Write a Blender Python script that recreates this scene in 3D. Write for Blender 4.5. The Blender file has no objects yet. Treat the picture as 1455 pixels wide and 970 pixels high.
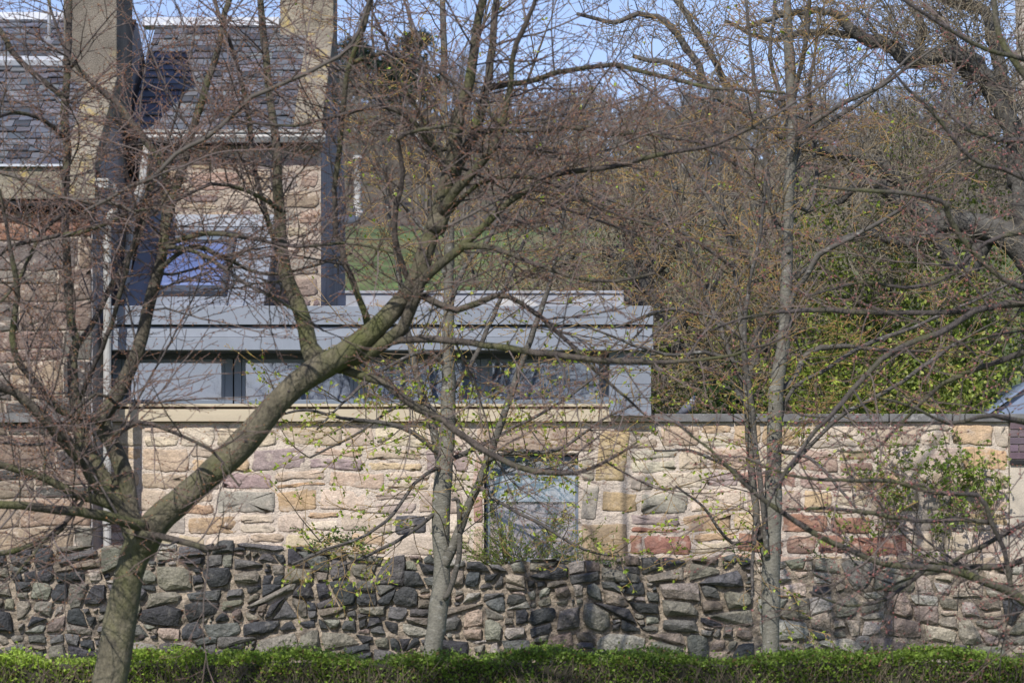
import bpy, bmesh, math, random
import numpy as np
from mathutils import Vector

S = bpy.context.scene
COL = S.collection
R = math.radians

# ------------------------------------------------------------ camera, light
F_PX, CX, HY, CZ = 4400.0, 727.5, 809.0, 1.6      # focal length in photo pixels, centre column, horizon row, eye height
cam_d = bpy.data.cameras.new('camera')
cam = bpy.data.objects.new('camera', cam_d); COL.objects.link(cam)
cam.location = (0, 0, CZ); cam.rotation_euler = (R(90), 0, 0)
cam_d.sensor_width = 36; cam_d.lens = F_PX / 1455 * 36
cam_d.shift_y = (HY - 485) / 1455
cam_d.clip_start = 0.5; cam_d.clip_end = 2000
cam_d.dof.use_dof = True; cam_d.dof.focus_distance = 37.0; cam_d.dof.aperture_fstop = 3.2
S.camera = cam

SUN_TO = Vector((-0.26, -0.70, 0.67)).normalized()
W = bpy.data.worlds.new('World'); S.world = W; W.use_nodes = True
wn = W.node_tree
sky = wn.nodes.new('ShaderNodeTexSky'); sky.sky_type = 'NISHITA'; sky.sun_disc = False
sky.sun_elevation = math.asin(SUN_TO.z)
sky.sun_rotation = math.atan2(SUN_TO.x, SUN_TO.y)
sky.air_density = 1.0; sky.dust_density = 0.4; sky.ozone_density = 3.5
tint = wn.nodes.new('ShaderNodeVectorMath'); tint.operation = 'MULTIPLY'; tint.inputs[1].default_value = (1.10, .955, 1.06)
wn.links.new(sky.outputs[0], tint.inputs[0]); wn.links.new(tint.outputs[0], wn.nodes['Background'].inputs[0])
wn.nodes['Background'].inputs[1].default_value = 0.12
sd = bpy.data.lights.new('sun', 'SUN'); sd.energy = 4.0; sd.angle = R(0.6); sd.color = (1, 0.965, 0.91)
sun = bpy.data.objects.new('sun', sd); COL.objects.link(sun)
sun.location = (-20, -15, 30)
sun.rotation_euler = (-SUN_TO).to_track_quat('-Z', 'Y').to_euler()
S.view_settings.view_transform = 'Standard'; S.view_settings.look = 'None'
S.view_settings.exposure = 0.36; S.view_settings.gamma = 1; S.view_settings.use_curve_mapping = False

# ------------------------------------------------------------ helpers
def X(px, Y): return (px - CX) / F_PX * Y
def Z(py, Y): return CZ + (HY - py) / F_PX * Y
def P(px, py, Y): return (X(px, Y), Y, Z(py, Y))

def tag(o, label=None, cat=None, group=None, kind=None):
    if label: o['label'] = label
    if cat: o['category'] = cat
    if group: o['group'] = group
    if kind: o['kind'] = kind
    return o

def thing(name, loc, label, cat, group=None):
    o = bpy.data.objects.new(name, None); COL.objects.link(o)
    o.location = loc; o.empty_display_size = 0.2
    return tag(o, label, cat, group)

def wloc(o):
    v = Vector((0, 0, 0))
    while o is not None:
        v = v + o.location; o = o.parent
    return v

def link_mesh(name, me, mat, parent):
    me.materials.append(mat)
    o = bpy.data.objects.new(name, me); COL.objects.link(o)
    if parent is not None: o.parent = parent
    return o

def arr_obj(name, V, Fa, mat, parent=None, vcol=None, fcol=None, smooth=False):
    """numpy mesh with one polygon size"""
    V = np.asarray(V, dtype=np.float32).reshape(-1, 3)
    if parent is not None: V = V - np.array(wloc(parent), dtype=np.float32)
    Fa = np.asarray(Fa, dtype=np.int32)
    me = bpy.data.meshes.new(name)
    n, k = Fa.shape
    me.vertices.add(len(V)); me.vertices.foreach_set('co', V.ravel())
    me.loops.add(n * k); me.loops.foreach_set('vertex_index', Fa.ravel())
    me.polygons.add(n); me.polygons.foreach_set('loop_start', np.arange(0, n * k, k, dtype=np.int32))
    if smooth: me.polygons.foreach_set('use_smooth', np.ones(n, dtype=bool))
    me.update(calc_edges=True)
    put_col(me, vcol, 'POINT'); put_col(me, fcol, 'FACE')
    return link_mesh(name, me, mat, parent)

def put_col(me, c, domain):
    if c is None: return
    c = np.asarray(c, dtype=np.float32)
    c = np.concatenate([c, np.ones((len(c), 1), np.float32)], 1)
    a = me.attributes.new('col', 'FLOAT_COLOR', domain)
    a.data.foreach_set('color', c.ravel())

class MB:
    """collects polygons that become ONE mesh"""
    def __init__(s): s.v = []; s.f = []; s.c = []
    def add(s, vs, fs, col=(1, 1, 1)):
        b = len(s.v); s.v.extend(vs)
        for f in fs: s.f.append(tuple(i + b for i in f)); s.c.append(col)
    def box(s, x0, x1, y0, y1, z0, z1, col=(1, 1, 1)):
        vs = [(x0,y0,z0),(x1,y0,z0),(x1,y1,z0),(x0,y1,z0),(x0,y0,z1),(x1,y0,z1),(x1,y1,z1),(x0,y1,z1)]
        s.add(vs, [(0,3,2,1),(4,5,6,7),(0,1,5,4),(1,2,6,5),(2,3,7,6),(3,0,4,7)], col)
    def hexa(s, q0, q1, col=(1, 1, 1)):
        """two matching quads joined to a solid"""
        s.add(list(q0) + list(q1), [(3,2,1,0),(4,5,6,7),(0,1,5,4),(1,2,6,5),(2,3,7,6),(3,0,4,7)], col)
    def prism_x(s, prof, x0, x1, col=(1, 1, 1)):
        """profile of (y,z) points extruded along x"""
        n = len(prof)
        s.add([(x0, y, z) for y, z in prof] + [(x1, y, z) for y, z in prof],
              [tuple(range(n)), tuple(range(2*n-1, n-1, -1))] + [(i, i+n, (i+1) % n + n, (i+1) % n) for i in range(n)], col)
    def tube(s, pts, rad, n=10, col=(1, 1, 1), cap=True):
        rad = rad if isinstance(rad, (list, tuple)) else [rad] * len(pts)
        b = len(s.v); pts = [Vector(p) for p in pts]
        for i, p in enumerate(pts):
            t = (pts[min(i+1, len(pts)-1)] - pts[max(i-1, 0)]).normalized()
            u = t.cross(Vector((0, 1, 0)) if abs(t.y) < .9 else Vector((1, 0, 0))).normalized(); w = t.cross(u)
            for k in range(n):
                a = 2 * math.pi * k / n
                s.v.append(tuple(p + (u * math.cos(a) + w * math.sin(a)) * rad[i]))
        for i in range(len(pts) - 1):
            for k in range(n):
                s.f.append((b+i*n+k, b+i*n+(k+1) % n, b+(i+1)*n+(k+1) % n, b+(i+1)*n+k)); s.c.append(col)
        if cap:
            s.f.append(tuple(b+k for k in range(n))); s.c.append(col)
            s.f.append(tuple(b+(len(pts)-1)*n+k for k in range(n-1, -1, -1))); s.c.append(col)
    def build(s, name, mat, parent=None, smooth=False, bevel=0):
        o = wloc(parent) if parent is not None else Vector((0, 0, 0))
        me = bpy.data.meshes.new(name)
        me.from_pydata([(a-o.x, b-o.y, c-o.z) for a, b, c in s.v], [], s.f)
        if smooth: me.polygons.foreach_set('use_smooth', [True] * len(s.f))
        put_col(me, s.c, 'FACE')
        ob = link_mesh(name, me, mat, parent)
        if bevel:
            m = ob.modifiers.new('bevel', 'BEVEL'); m.width = bevel; m.segments = 2; m.limit_method = 'ANGLE'
        return ob

# ------------------------------------------------------------ materials
def mat(name, col=None, rough=0.85, var=0.25, scale=6.0, detail=6, stain=None, stain_scale=2.0, stain_lo=.55, stain_hi=.72,
        bump=0.0, bscale=40.0, spec=0.35, metal=0.0, stretch=(1, 1, 1), trans=0.0, fine=0.0, fscale=90.0, bdist=.02, spots=None, spot_scale=14, spot_lo=.6, spot_hi=.68):
    """principled with two noise variations; col None reads the mesh's own 'col' attribute"""
    m = bpy.data.materials.new(name); m.use_nodes = True
    t = m.node_tree; N = t.nodes.new; L = t.links.new
    b = t.nodes['Principled BSDF']
    tc = N('ShaderNodeTexCoord'); mp = N('ShaderNodeMapping'); mp.inputs['Scale'].default_value = stretch
    L(tc.outputs['Object'], mp.inputs[0]); co = mp.outputs[0]
    def noise(sc, det=detail):
        n = N('ShaderNodeTexNoise'); n.inputs['Scale'].default_value = sc; n.inputs['Detail'].default_value = det
        n.inputs['Roughness'].default_value = 0.62
        L(co, n.inputs['Vector']); return n.outputs['Fac']
    def rng(sock, a, b_, lo, hi):
        r = N('ShaderNodeMapRange'); L(sock, r.inputs[0])
        for i, v in enumerate((a, b_, lo, hi)): r.inputs[i+1].default_value = v
        return r.outputs[0]
    if col is None:
        a = N('ShaderNodeAttribute'); a.attribute_name = 'col'; base = a.outputs['Color']
    else:
        c = N('ShaderNodeRGB'); c.outputs[0].default_value = (*col, 1); base = c.outputs[0]
    def mul(sock, fac):
        v = N('ShaderNodeVectorMath'); v.operation = 'SCALE'; L(sock, v.inputs[0]); L(fac, v.inputs['Scale']); return v.outputs[0]
    if var: base = mul(base, rng(noise(scale), .3, .7, 1-var, 1+var))
    if fine: base = mul(base, rng(noise(fscale, 3), .3, .7, 1-fine, 1+fine))
    if stain is not None:
        mx = N('ShaderNodeMix'); mx.data_type = 'RGBA'
        L(rng(noise(stain_scale), stain_lo, stain_hi, 0, 1), mx.inputs['Factor'])
        L(base, mx.inputs['A']); mx.inputs['B'].default_value = (*stain, 1); base = mx.outputs['Result']
    if spots is not None:
        mx = N('ShaderNodeMix'); mx.data_type = 'RGBA'
        L(rng(noise(spot_scale, 4), spot_lo, spot_hi, 0, 1), mx.inputs['Factor'])
        L(base, mx.inputs['A']); mx.inputs['B'].default_value = (*spots, 1); base = mx.outputs['Result']
    L(base, b.inputs['Base Color'])
    b.inputs['Roughness'].default_value = rough; b.inputs['Metallic'].default_value = metal
    b.inputs['Specular IOR Level'].default_value = spec
    if bump:
        bp = N('ShaderNodeBump'); bp.inputs['Strength'].default_value = bump; bp.inputs['Distance'].default_value = bdist
        L(noise(bscale, 8), bp.inputs['Height']); L(bp.outputs[0], b.inputs['Normal'])
    if trans:
        tr = N('ShaderNodeBsdfTranslucent'); L(base, tr.inputs['Color'])
        mxs = N('ShaderNodeMixShader'); mxs.inputs[0].default_value = trans
        L(b.outputs[0], mxs.inputs[1]); L(tr.outputs[0], mxs.inputs[2])
        L(mxs.outputs[0], t.nodes['Material Output'].inputs['Surface'])
    return m

def glass_mat(name, tint, refl):
    m = bpy.data.materials.new(name); m.use_nodes = True
    t = m.node_tree; t.nodes.remove(t.nodes['Principled BSDF'])
    a = t.nodes.new('ShaderNodeBsdfTransparent'); a.inputs[0].default_value = (*tint, 1)
    g = t.nodes.new('ShaderNodeBsdfGlossy'); g.inputs['Roughness'].default_value = 0.015
    g.inputs['Color'].default_value = (0.95, 0.97, 1, 1)
    n = t.nodes.new('ShaderNodeTexNoise'); n.inputs['Scale'].default_value = 1.7
    bp = t.nodes.new('ShaderNodeBump'); bp.inputs['Strength'].default_value = 0.04; bp.inputs['Distance'].default_value = 0.02
    t.links.new(n.outputs[0], bp.inputs['Height']); t.links.new(bp.outputs[0], g.inputs['Normal'])
    x = t.nodes.new('ShaderNodeMixShader'); x.inputs[0].default_value = refl
    t.links.new(a.outputs[0], x.inputs[1]); t.links.new(g.outputs[0], x.inputs[2])
    t.links.new(x.outputs[0], t.nodes['Material Output'].inputs['Surface'])
    return m

M = {}
M['stone'] = mat('sandstone', None, .92, .2, 6, bump=.75, bscale=24, bdist=.022, fine=.26, fscale=42, spots=(.55, .465, .375), spot_scale=5, spot_lo=.56, spot_hi=.75, stretch=(1, 1, 1.3), stain=(.16, .14, .125), stain_scale=4.5, stain_lo=.5, stain_hi=.95)
M['mortar'] = mat('lime_mortar', (.56, .475, .385), .95, .18, 3, bump=1.0, bscale=32, bdist=.03, fine=.16, fscale=45, stain=(.30, .25, .20), stain_scale=1.6)
M['rubble'] = mat('whinstone', None, .78, .38, 7, bump=1.0, bscale=16, bdist=.06, fine=.35, fscale=38, spec=.35, stain=(.21, .195, .17), stain_scale=9, stain_lo=.56, stain_hi=.85)
M['rubble_mortar'] = mat('rubble_mortar', (.36, .295, .225), .97, .35, 6, bump=1.0, bscale=28, bdist=.05, fine=.3, fscale=40, stain=(.10, .085, .07), stain_scale=4, stain_lo=.46, stain_hi=.66)
M['zinc'] = mat('grey_zinc', (.215, .235, .27), .42, .07, 2.2, bump=.08, bscale=3, spec=.5, fine=.05, stretch=(1.4, 1, .45), stain=(.17, .185, .21), stain_scale=1.8, stain_lo=.5, stain_hi=.75)
M['zinc_dark'] = mat('dark_zinc', (.055, .065, .085), .5, .1, 3, spec=.4)  # dark window frame, and shade put into cheek, deck and window head
M['frame'] = mat('blue_grey_frame', (.13, .16, .20), .45, .06, 3, spec=.5)
M['sill'] = mat('sill_stone', (.46, .39, .28), .8, .12, 2.5, fine=.07, bump=.15, stretch=(.3, 1, 3))
M['slate'] = mat('slate', None, .55, .25, 7, bump=.3, bscale=30, fine=.15, spec=.5, stain=(.15, .14, .10), stain_scale=9, stain_lo=.66, stain_hi=.8)
M['lead'] = mat('lead_ridge', (.42, .44, .47), .6, .2, 4, stain=(.6, .61, .62), stain_scale=5, bump=.2, bscale=20)
M['harl'] = mat('harling', (.185, .16, .128), .95, .42, 1.6, bump=1.0, bscale=70, fine=.3, fscale=60, stain=(.32, .26, .15), stain_scale=2.2, stain_lo=.58, stain_hi=.75)
M['harl_grey'] = mat('grey_harling', (.36, .33, .315), .95, .3, 3, bump=.9, bscale=70, fine=.3, fscale=60, stretch=(1, 1, .25))
M['skew'] = mat('skew_stone', (.23, .20, .15), .9, .42, 2.2, bump=1.0, bscale=25, bdist=.03, fine=.3, fscale=40, stain=(.40, .30, .11), stain_scale=5, stain_lo=.55, stain_hi=.68)
M['paint'] = mat('pale_grey_paint', (.36, .35, .325), .45, .12, 4, stain=(.27, .26, .23), stain_scale=5)
M['white'] = mat('white_paint', (.74, .73, .70), .4, .08, 4)
M['coping'] = mat('coping_stone', (.15, .145, .14), .9, .25, 4, bump=.4, bscale=40, fine=.2, stain=(.36, .35, .33), stain_scale=7, stain_lo=.6, stain_hi=.72)
M['pale_wall'] = mat('pale_harling', (.47, .41, .33), .95, .15, 3, bump=.5, bscale=40, fine=.1)
M['brick'] = mat('purple_brick', None, .9, .2, 9, bump=.4, bscale=60)
M['black'] = mat('dark_void', (.012, .012, .013), .9, 0)  # near-black: shade put into the eaves strips and the base below slates
M['membrane'] = mat('pale_membrane', (.29, .30, .325), .7, .2, 3, stain=(.25, .22, .2), stain_scale=4)
M['blind'] = mat('roller_blind', (.27, .31, .38), .9, .05, 1.5)  # sky reflected in the clerestory glass, put into the colour
M['blind_green'] = mat('pale_blind', (.42, .49, .47), .9, .05, 2)
M['blind_blue'] = mat('blue_blind', (.34, .38, .58), .9, .05, 2)  # sky reflection of the roof window, put into the colour
M['room'] = mat('dim_room', (.17, .18, .20), .9, .2, 2)
M['glass'] = glass_mat('window_glass', (.84, .88, .94), .15)
M['bark1'] = mat('smooth_olive_bark', None, .85, .42, 5, bump=1.0, bscale=20, bdist=.045, fine=.35, fscale=45, stretch=(1, 1, .6), stain=(.10, .105, .035), stain_scale=2.6, stain_lo=.46, stain_hi=.7, spots=(.045, .038, .032), spot_scale=9, spot_lo=.56, spot_hi=.75)
M['bark2'] = mat('grey_green_bark', None, .8, .25, 7, bump=.7, bscale=28, fine=.25, fscale=40, stretch=(1, 1, 1.8), stain=(.29, .28, .25), stain_scale=11, stain_lo=.58, stain_hi=.7)
M['bark3'] = mat('lichen_bark', None, .9, .35, 8, bump=1.0, bscale=22, bdist=.04, fine=.3, fscale=35, stain=(.17, .165, .145), stain_scale=5, stain_lo=.54, stain_hi=.74)
M['twig'] = mat('twig_bark', None, .75, .2, 12, spec=.3)
M['bud'] = mat('bud', None, .6, .15, 30, spec=.3)
M['leaf'] = mat('leaf', None, .5, .15, 20, spec=.35, trans=.35)
M['grass'] = mat('meadow_grass', (.075, .105, .036), .95, .35, .35, fine=.5, fscale=2.2, stain=(.14, .12, .06), stain_scale=.3, stain_lo=.48, stain_hi=.66)
M['lawn'] = mat('lawn', (.07, .11, .03), .95, .3, .8, fine=.25, fscale=9)
M['hill'] = mat('hillside_floor', (.095, .075, .052), .95, .3, .12, fine=.25, fscale=1.2, stain=(.08, .085, .035), stain_scale=.05, stain_lo=.5, stain_hi=.65)
M['pigeon'] = mat('pigeon_feathers', None, .7, .1, 30)
M['wood'] = mat('weathered_pole', (.34, .30, .255), .85, .2, 3, stretch=(6, 6, .4), fine=.15, fscale=20, bump=.3, bscale=20)
M['metal'] = mat('galvanised', (.42, .43, .45), .4, .1, 8, metal=.6)
M['shed_roof'] = mat('pale_blue_roof', (.20, .25, .36), .4, .1, 3, spec=.6)
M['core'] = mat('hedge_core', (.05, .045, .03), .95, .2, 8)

def c3(*a): return tuple(a)
rnd = random.Random(11)
def mixc(a, b, t): return tuple(x + (y-x)*t for x, y in zip(a, b))
def jit(c, r, a=.12):
    k = 1 + r.uniform(-a, a); return tuple(max(0, x * k * (1 + r.uniform(-.05, .05))) for x in c)

# ------------------------------------------------------------ the ground and the hill
def grid_sheet(name, xs, ys, zf, m, kind='structure'):
    nx, ny = len(xs), len(ys)
    V = np.array([(x, y, zf(x, y)) for y in ys for x in xs])
    i = np.arange(nx - 1)[None, :] + nx * np.arange(ny - 1)[:, None]
    Fq = np.stack([i, i + 1, i + 1 + nx, i + nx], -1).reshape(-1, 4)
    return tag(arr_obj(name, V, Fq, m, smooth=True), kind=kind)
def sstep(a, b, t):
    t = min(1, max(0, (t - a) / (b - a))); return t * t * (3 - 2 * t)
def hill_z(x, Y):
    if Y < 62: return 0.0
    px = CX + x / Y * F_PX
    ridge = np.interp(px, [-900, 0, 60, 200, 480, 620, 760, 1000, 1300, 1900], [.178, .176, .171, .154, .152, .148, .134, .131, .135, .145])
    s = .108 * sstep(62, 112, Y) + (ridge - .108) * sstep(120, 258, Y)
    k = sstep(62, 70, Y)
    z = k * (CZ * sstep(62, 100, Y)) + s * Y + .35 * math.sin(x * .21 + Y * .13) * k
    if Y > 262: z -= (Y - 262) * .12
    return z
def vegetation_line(x): return 112 + 5 * math.sin(x * .12)
grid_sheet('ground', np.linspace(-400, 400, 41), np.concatenate([[-300, -100], np.linspace(-20, 62, 15)]), lambda x, y: 0.0, M['lawn'])
grid_sheet('meadow', np.linspace(-120, 120, 81), np.linspace(62, 116, 28), hill_z, M['grass'])
grid_sheet('hillside', np.linspace(-400, 400, 120), np.concatenate([np.linspace(110, 275, 55), [300, 400]]), lambda x, y: hill_z(x, y) - (.5 if y < 117 else 0), M['hill'])

# ------------------------------------------------------------ stonework builders
def stone_on(mb, out, Yf, depth, rr, col, rough=.18, angular=False):
    """one stone: an outline (x,z) on the wall plane Yf bulging towards the viewer"""
    n = len(out)
    cx = sum(p[0] for p in out) / n; cz = sum(p[1] for p in out) / n
    V = []; Fs = []
    prof = [(1.0, -.03), (.985, depth * .55), (.86, depth), (.5, depth * 1.12)] if not angular else [(1.0, -.04), (.97, depth * .45), (.78, depth * .9), (.42, depth * 1.1)]
    tx, tz = rr.uniform(-.22, .22), rr.uniform(-.2, .2)
    for k, (s, d) in enumerate(prof):
        for (x, z) in out:
            dx, dz = (x - cx) * s, (z - cz) * s
            dd = d
            if k >= 1: dd = d * (1 + rr.uniform(-rough, rough)) + (tx * dx + tz * dz) * (.5 if angular else .12)
            if k >= 2 and angular: dx *= 1 + rr.uniform(-.16, .16); dz *= 1 + rr.uniform(-.16, .16)
            V.append((cx + dx, Yf - dd, cz + dz))
    V.append((cx + rr.uniform(-.02, .02), Yf - prof[-1][1], cz))
    for k in range(len(prof) - 1):
        for i in range(n):
            j = (i + 1) % n
            Fs.append((k*n+i, k*n+j, (k+1)*n+j, (k+1)*n+i))
    for i in range(n): Fs.append(((len(prof)-1)*n+i, (len(prof)-1)*n+(i+1) % n, len(V)-1))
    b = len(mb.v); mb.v.extend(V)
    for f in Fs:
        mb.f.append(tuple(q + b for q in f)); mb.c.append(col)

def rock_on(mb, out, Yf, depth, rr, col):
    """one broken stone: the hull of its outline and a few chipped points in front of it"""
    cx = sum(p[0] for p in out) / len(out); cz = sum(p[1] for p in out) / len(out)
    bm = bmesh.new(); tx, tz = rr.uniform(-.25, .25), rr.uniform(-.3, .2)
    for (x, z) in out:
        bm.verts.new((x, Yf + .05, z))
        bm.verts.new((cx + (x-cx)*.985, Yf - depth * rr.uniform(.15, .55), cz + (z-cz)*.985))
        if rr.random() < .6:
            q = rr.uniform(.72, .93); bm.verts.new((cx + (x-cx)*q, Yf - depth * rr.uniform(.6, .95), cz + (z-cz)*q))
    for k in range(rr.randint(3, 6)):
        p = rr.choice(out); q = rr.uniform(.15, .7); dx, dz = (p[0]-cx)*q, (p[1]-cz)*q
        bm.verts.new((cx + dx, Yf - depth * rr.uniform(.85, 1.15) - tx*dx - tz*dz, cz + dz))
    h = bmesh.ops.convex_hull(bm, input=bm.verts)
    bmesh.ops.delete(bm, geom=list({e for e in h['geom_interior'] + h['geom_unused'] if isinstance(e, bmesh.types.BMVert)}), context='VERTS')
    bmesh.ops.dissolve_limit(bm, angle_limit=.12, verts=bm.verts, edges=bm.edges)
    bm.verts.index_update(); b = len(mb.v)
    mb.v.extend([tuple(v.co) for v in bm.verts])
    for f in bm.faces: mb.f.append(tuple(v.index + b for v in f.verts)); mb.c.append(col)
    bm.free()

def block_outline(x0, x1, z0, z1, rr, rad=.03, wob=.008):
    w, h = x1 - x0, z1 - z0; r = min(rad, w * .35, h * .35)
    pts = []
    def edge(a, b, n):
        for k in range(n): pts.append((a[0] + (b[0]-a[0]) * k / n, a[1] + (b[1]-a[1]) * k / n))
    nw, nh = max(2, int(w / .09)), max(2, int(h / .09))
    edge((x0+r, z0), (x1-r, z0), nw); edge((x1-r, z0), (x1, z0+r), 2); edge((x1, z0+r), (x1, z1-r), nh); edge((x1, z1-r), (x1-r, z1), 2)
    edge((x1-r, z1), (x0+r, z1), nw); edge((x0+r, z1), (x0, z1-r), 2); edge((x0, z1-r), (x0, z0+r), nh); edge((x0, z0+r), (x0+r, z0), 2)
    s1, s2 = rr.uniform(-.05, .05), rr.uniform(-.12, .12); cx, cz = (x0+x1)/2, (z0+z1)/2
    return [(x + rr.uniform(-wob, wob) + s2*(z-cz), z + rr.uniform(-wob, wob) + s1*(x-cx)*h/max(w,.2) + .018*math.sin(x*2.3+1) + .012*math.sin(x*5.1+z*3)) for x, z in pts]

def courses(mb, x0, x1, z0, z1, Yf, rr, hr, wr, gap, pick, depth=.02, holes=(), rad=.035, sneck=.3, wob=.008):
    z = z0
    while z < z1 - .05:
        h = rr.uniform(*hr)
        if z1 - (z + h) < hr[0] * .6: h = z1 - z
        x = x0 - rr.uniform(0, .2)
        while x < x1:
            w = rr.uniform(*wr) * (.7 + .6 * h / hr[1])
            a, b = max(x, x0), min(x + w, x1)
            if x1 - b < .1: b = x1; w = x1 - x + .01
            x += w
            parts = [(z, z + h)]
            if rr.random() < sneck and h > .16:
                k = rr.uniform(.35, .65); parts = [(z, z + h * k), (z + h * k, z + h)]
            for (p, q) in parts:
                aa, bb = a, b; skip = False
                for (hx0, hx1, hz0, hz1) in holes:
                    if q > hz0 + .02 and p < hz1 - .02 and bb > hx0 and aa < hx1:
                        if aa < hx0 - .06: bb = hx0
                        elif bb > hx1 + .06: aa = hx1
                        else: skip = True
                if skip or bb - aa < .07: continue
                g = gap * rr.uniform(.6, 1.5)
                stone_on(mb, block_outline(aa + g/2, bb - g/2, p + g/2, q - g/2, rr, rad, wob), Yf, depth * rr.uniform(.6, 1.3), rr, pick((aa+bb)/2, (p+q)/2, rr))
        z += h

def rough_sheet(mb_name, x0, x1, z0, z1, Yf, step, amp, m, parent, holes=(), top=None, seed=0):
    """uneven mortar face standing in plane Yf, with a flat back edge hidden in the wall"""
    rs = np.random.RandomState(seed)
    xs = np.linspace(x0, x1, max(2, int((x1-x0)/step))); zs = np.linspace(z0, z1, max(2, int((z1-z0)/step)))
    nx, nz = len(xs), len(zs)
    dep = rs.uniform(-1, 1, (nz, nx)); dep = (dep + np.roll(dep, 1, 0) + np.roll(dep, 1, 1) + np.roll(dep, -1, 1)) / 2.2
    V = np.zeros((nz, nx, 3)); V[..., 0] = xs[None, :]; V[..., 2] = zs[:, None]; V[..., 1] = Yf + dep * amp
    if top is not None:
        tp = np.array([top(x) for x in xs]); V[..., 2] = z0 + (zs[:, None] - z0) / (z1 - z0) * (tp[None, :] - z0)
    i = np.arange(nx-1)[None, :] + nx * np.arange(nz-1)[:, None]
    Fq = np.stack([i, i+1, i+1+nx, i+nx], -1).reshape(-1, 4)
    if holes:
        cen = V.reshape(-1, 3)[Fq].mean(1); keep = np.ones(len(Fq), bool)
        for (a, b, c, d) in holes: keep &= ~((cen[:, 0] > a) & (cen[:, 0] < b) & (cen[:, 2] > c) & (cen[:, 2] < d))
        Fq = Fq[keep]
    return arr_obj(mb_name, V.reshape(-1, 3), Fq, m, parent, smooth=True)

def solid_with_hole(mb, x0, x1, y0, y1, z0, z1, hole=None):
    if hole is None: mb.box(x0, x1, y0, y1, z0, z1); return
    a, b, c, d = hole
    mb.box(x0, a, y0, y1, z0, z1); mb.box(b, x1, y0, y1, z0, z1)
    mb.box(a, b, y0, y1, z0, c); mb.box(a, b, y0, y1, d, z1)

TAN, OCH, PINK, PURP, GREY, RED, PALE, DARK = (.44,.35,.245), (.43,.305,.18), (.42,.315,.24), (.30,.235,.215), (.32,.275,.225), (.29,.15,.105), (.52,.43,.33), (.08,.076,.078)

# ------------------------------------------------------------ the sandstone garden wall under the extension
YW = 40.0
gw = thing('garden_wall', (0, YW, 0), 'long sandstone rubble wall with pale lime mortar and a window, under the grey extension', 'wall')
WX0, WX1, WZ1 = X(131, YW), X(1433, YW), Z(600, YW)
win = (X(688, YW), X(822, YW), Z(800, YW), Z(645, YW))
m = MB(); solid_with_hole(m, WX0, WX1, YW + .02, YW + .55, 0, WZ1, win); m.build('wall_core', M['mortar'], gw)
rough_sheet('mortar', WX0, WX1, 0, WZ1, YW - .004, .035, .007, M['mortar'], gw, holes=[win], seed=3)
special = [(848,893,615,685,OCH),(893,1000,640,668,PALE),(845,925,700,738,OCH),(925,966,694,712,RED),(892,962,748,775,RED),(965,1030,735,770,OCH),
           (415,487,645,673,PURP),(330,400,640,690,PURP),(380,450,690,712,OCH),(570,612,728,752,DARK),(440,480,718,735,OCH),(330,372,700,725,GREY),
           (1130,1200,735,770,RED),(1180,1265,735,778,RED),(1150,1200,675,700,PINK),(265,330,705,730,OCH),(520,550,615,640,TAN),(1030,1065,690,712,RED),
           (600,625,640,670,PURP),(820,880,740,790,TAN),(260,330,740,765,OCH),(1090,1130,700,760,PINK)]
def pick_main(x, z, rr):
    px, py = CX + x / YW * F_PX, HY - (z - CZ) / YW * F_PX
    for (a, b, c, d, col) in special:
        if a <= px <= b and c <= py <= d: return jit(col, rr, .06)
    if px > 1060: return mixc(jit(rr.choices([TAN, PINK, PALE, RED, GREY, OCH], [4.5, 3, 3.4, .7, 2, 2.6])[0], rr, .17), (.48,.395,.305), rr.uniform(.0, .4))
    return mixc(jit(rr.choices([PALE, TAN, PINK, OCH, PURP, GREY], [4, 5, 2, 3.4, .6, 1.2])[0], rr, .17), (.50,.41,.31), rr.uniform(.0, .4))
sm = MB(); rr = random.Random(12)
surround = (X(668, YW), X(895, YW), Z(800, YW), Z(606, YW))
quoins = [(X(668,YW), X(895,YW), Z(686,YW), Z(606,YW)), (X(660,YW), X(852,YW), Z(740,YW), Z(686,YW)), (X(668,YW), X(894,YW), Z(800,YW), Z(740,YW))]
courses(sm, WX0 + .2, WX1, .9, WZ1 - .02, YW, rr, (.22, .38), (.30, .72), .04, pick_main, .016, holes=quoins, rad=.025, sneck=.2, wob=.012)
for (a, b, c, d, col) in [(676,845,609,643,(.36,.27,.21)),(848,892,609,684,OCH),(826,850,688,738,GREY),(826,845,648,684,GREY),(826,893,742,796,(.36,.28,.17)),
                          (672,687,648,700,PINK),(672,687,703,742,(.34,.20,.155)),(672,687,745,796,TAN)]:
    stone_on(sm, block_outline(X(a,YW)+.01, X(b,YW)-.01, Z(d,YW)+.01, Z(c,YW)-.01, rr, .02, .005), YW, .02, rr, jit(col, rr, .05), .1)
sm.build('stonework', M['stone'], gw, smooth=True)
m = MB()
for (a, b) in [(927, 1041), (1042.5, 1152), (1154, 1262), (1263.5, 1352), (1353.5, 1436)]:
    m.box(X(a, YW), X(b, YW), YW - .07, YW + .6, WZ1 + .004, Z(588, YW))
m.build('coping', M['coping'], gw, bevel=.012)
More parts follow.
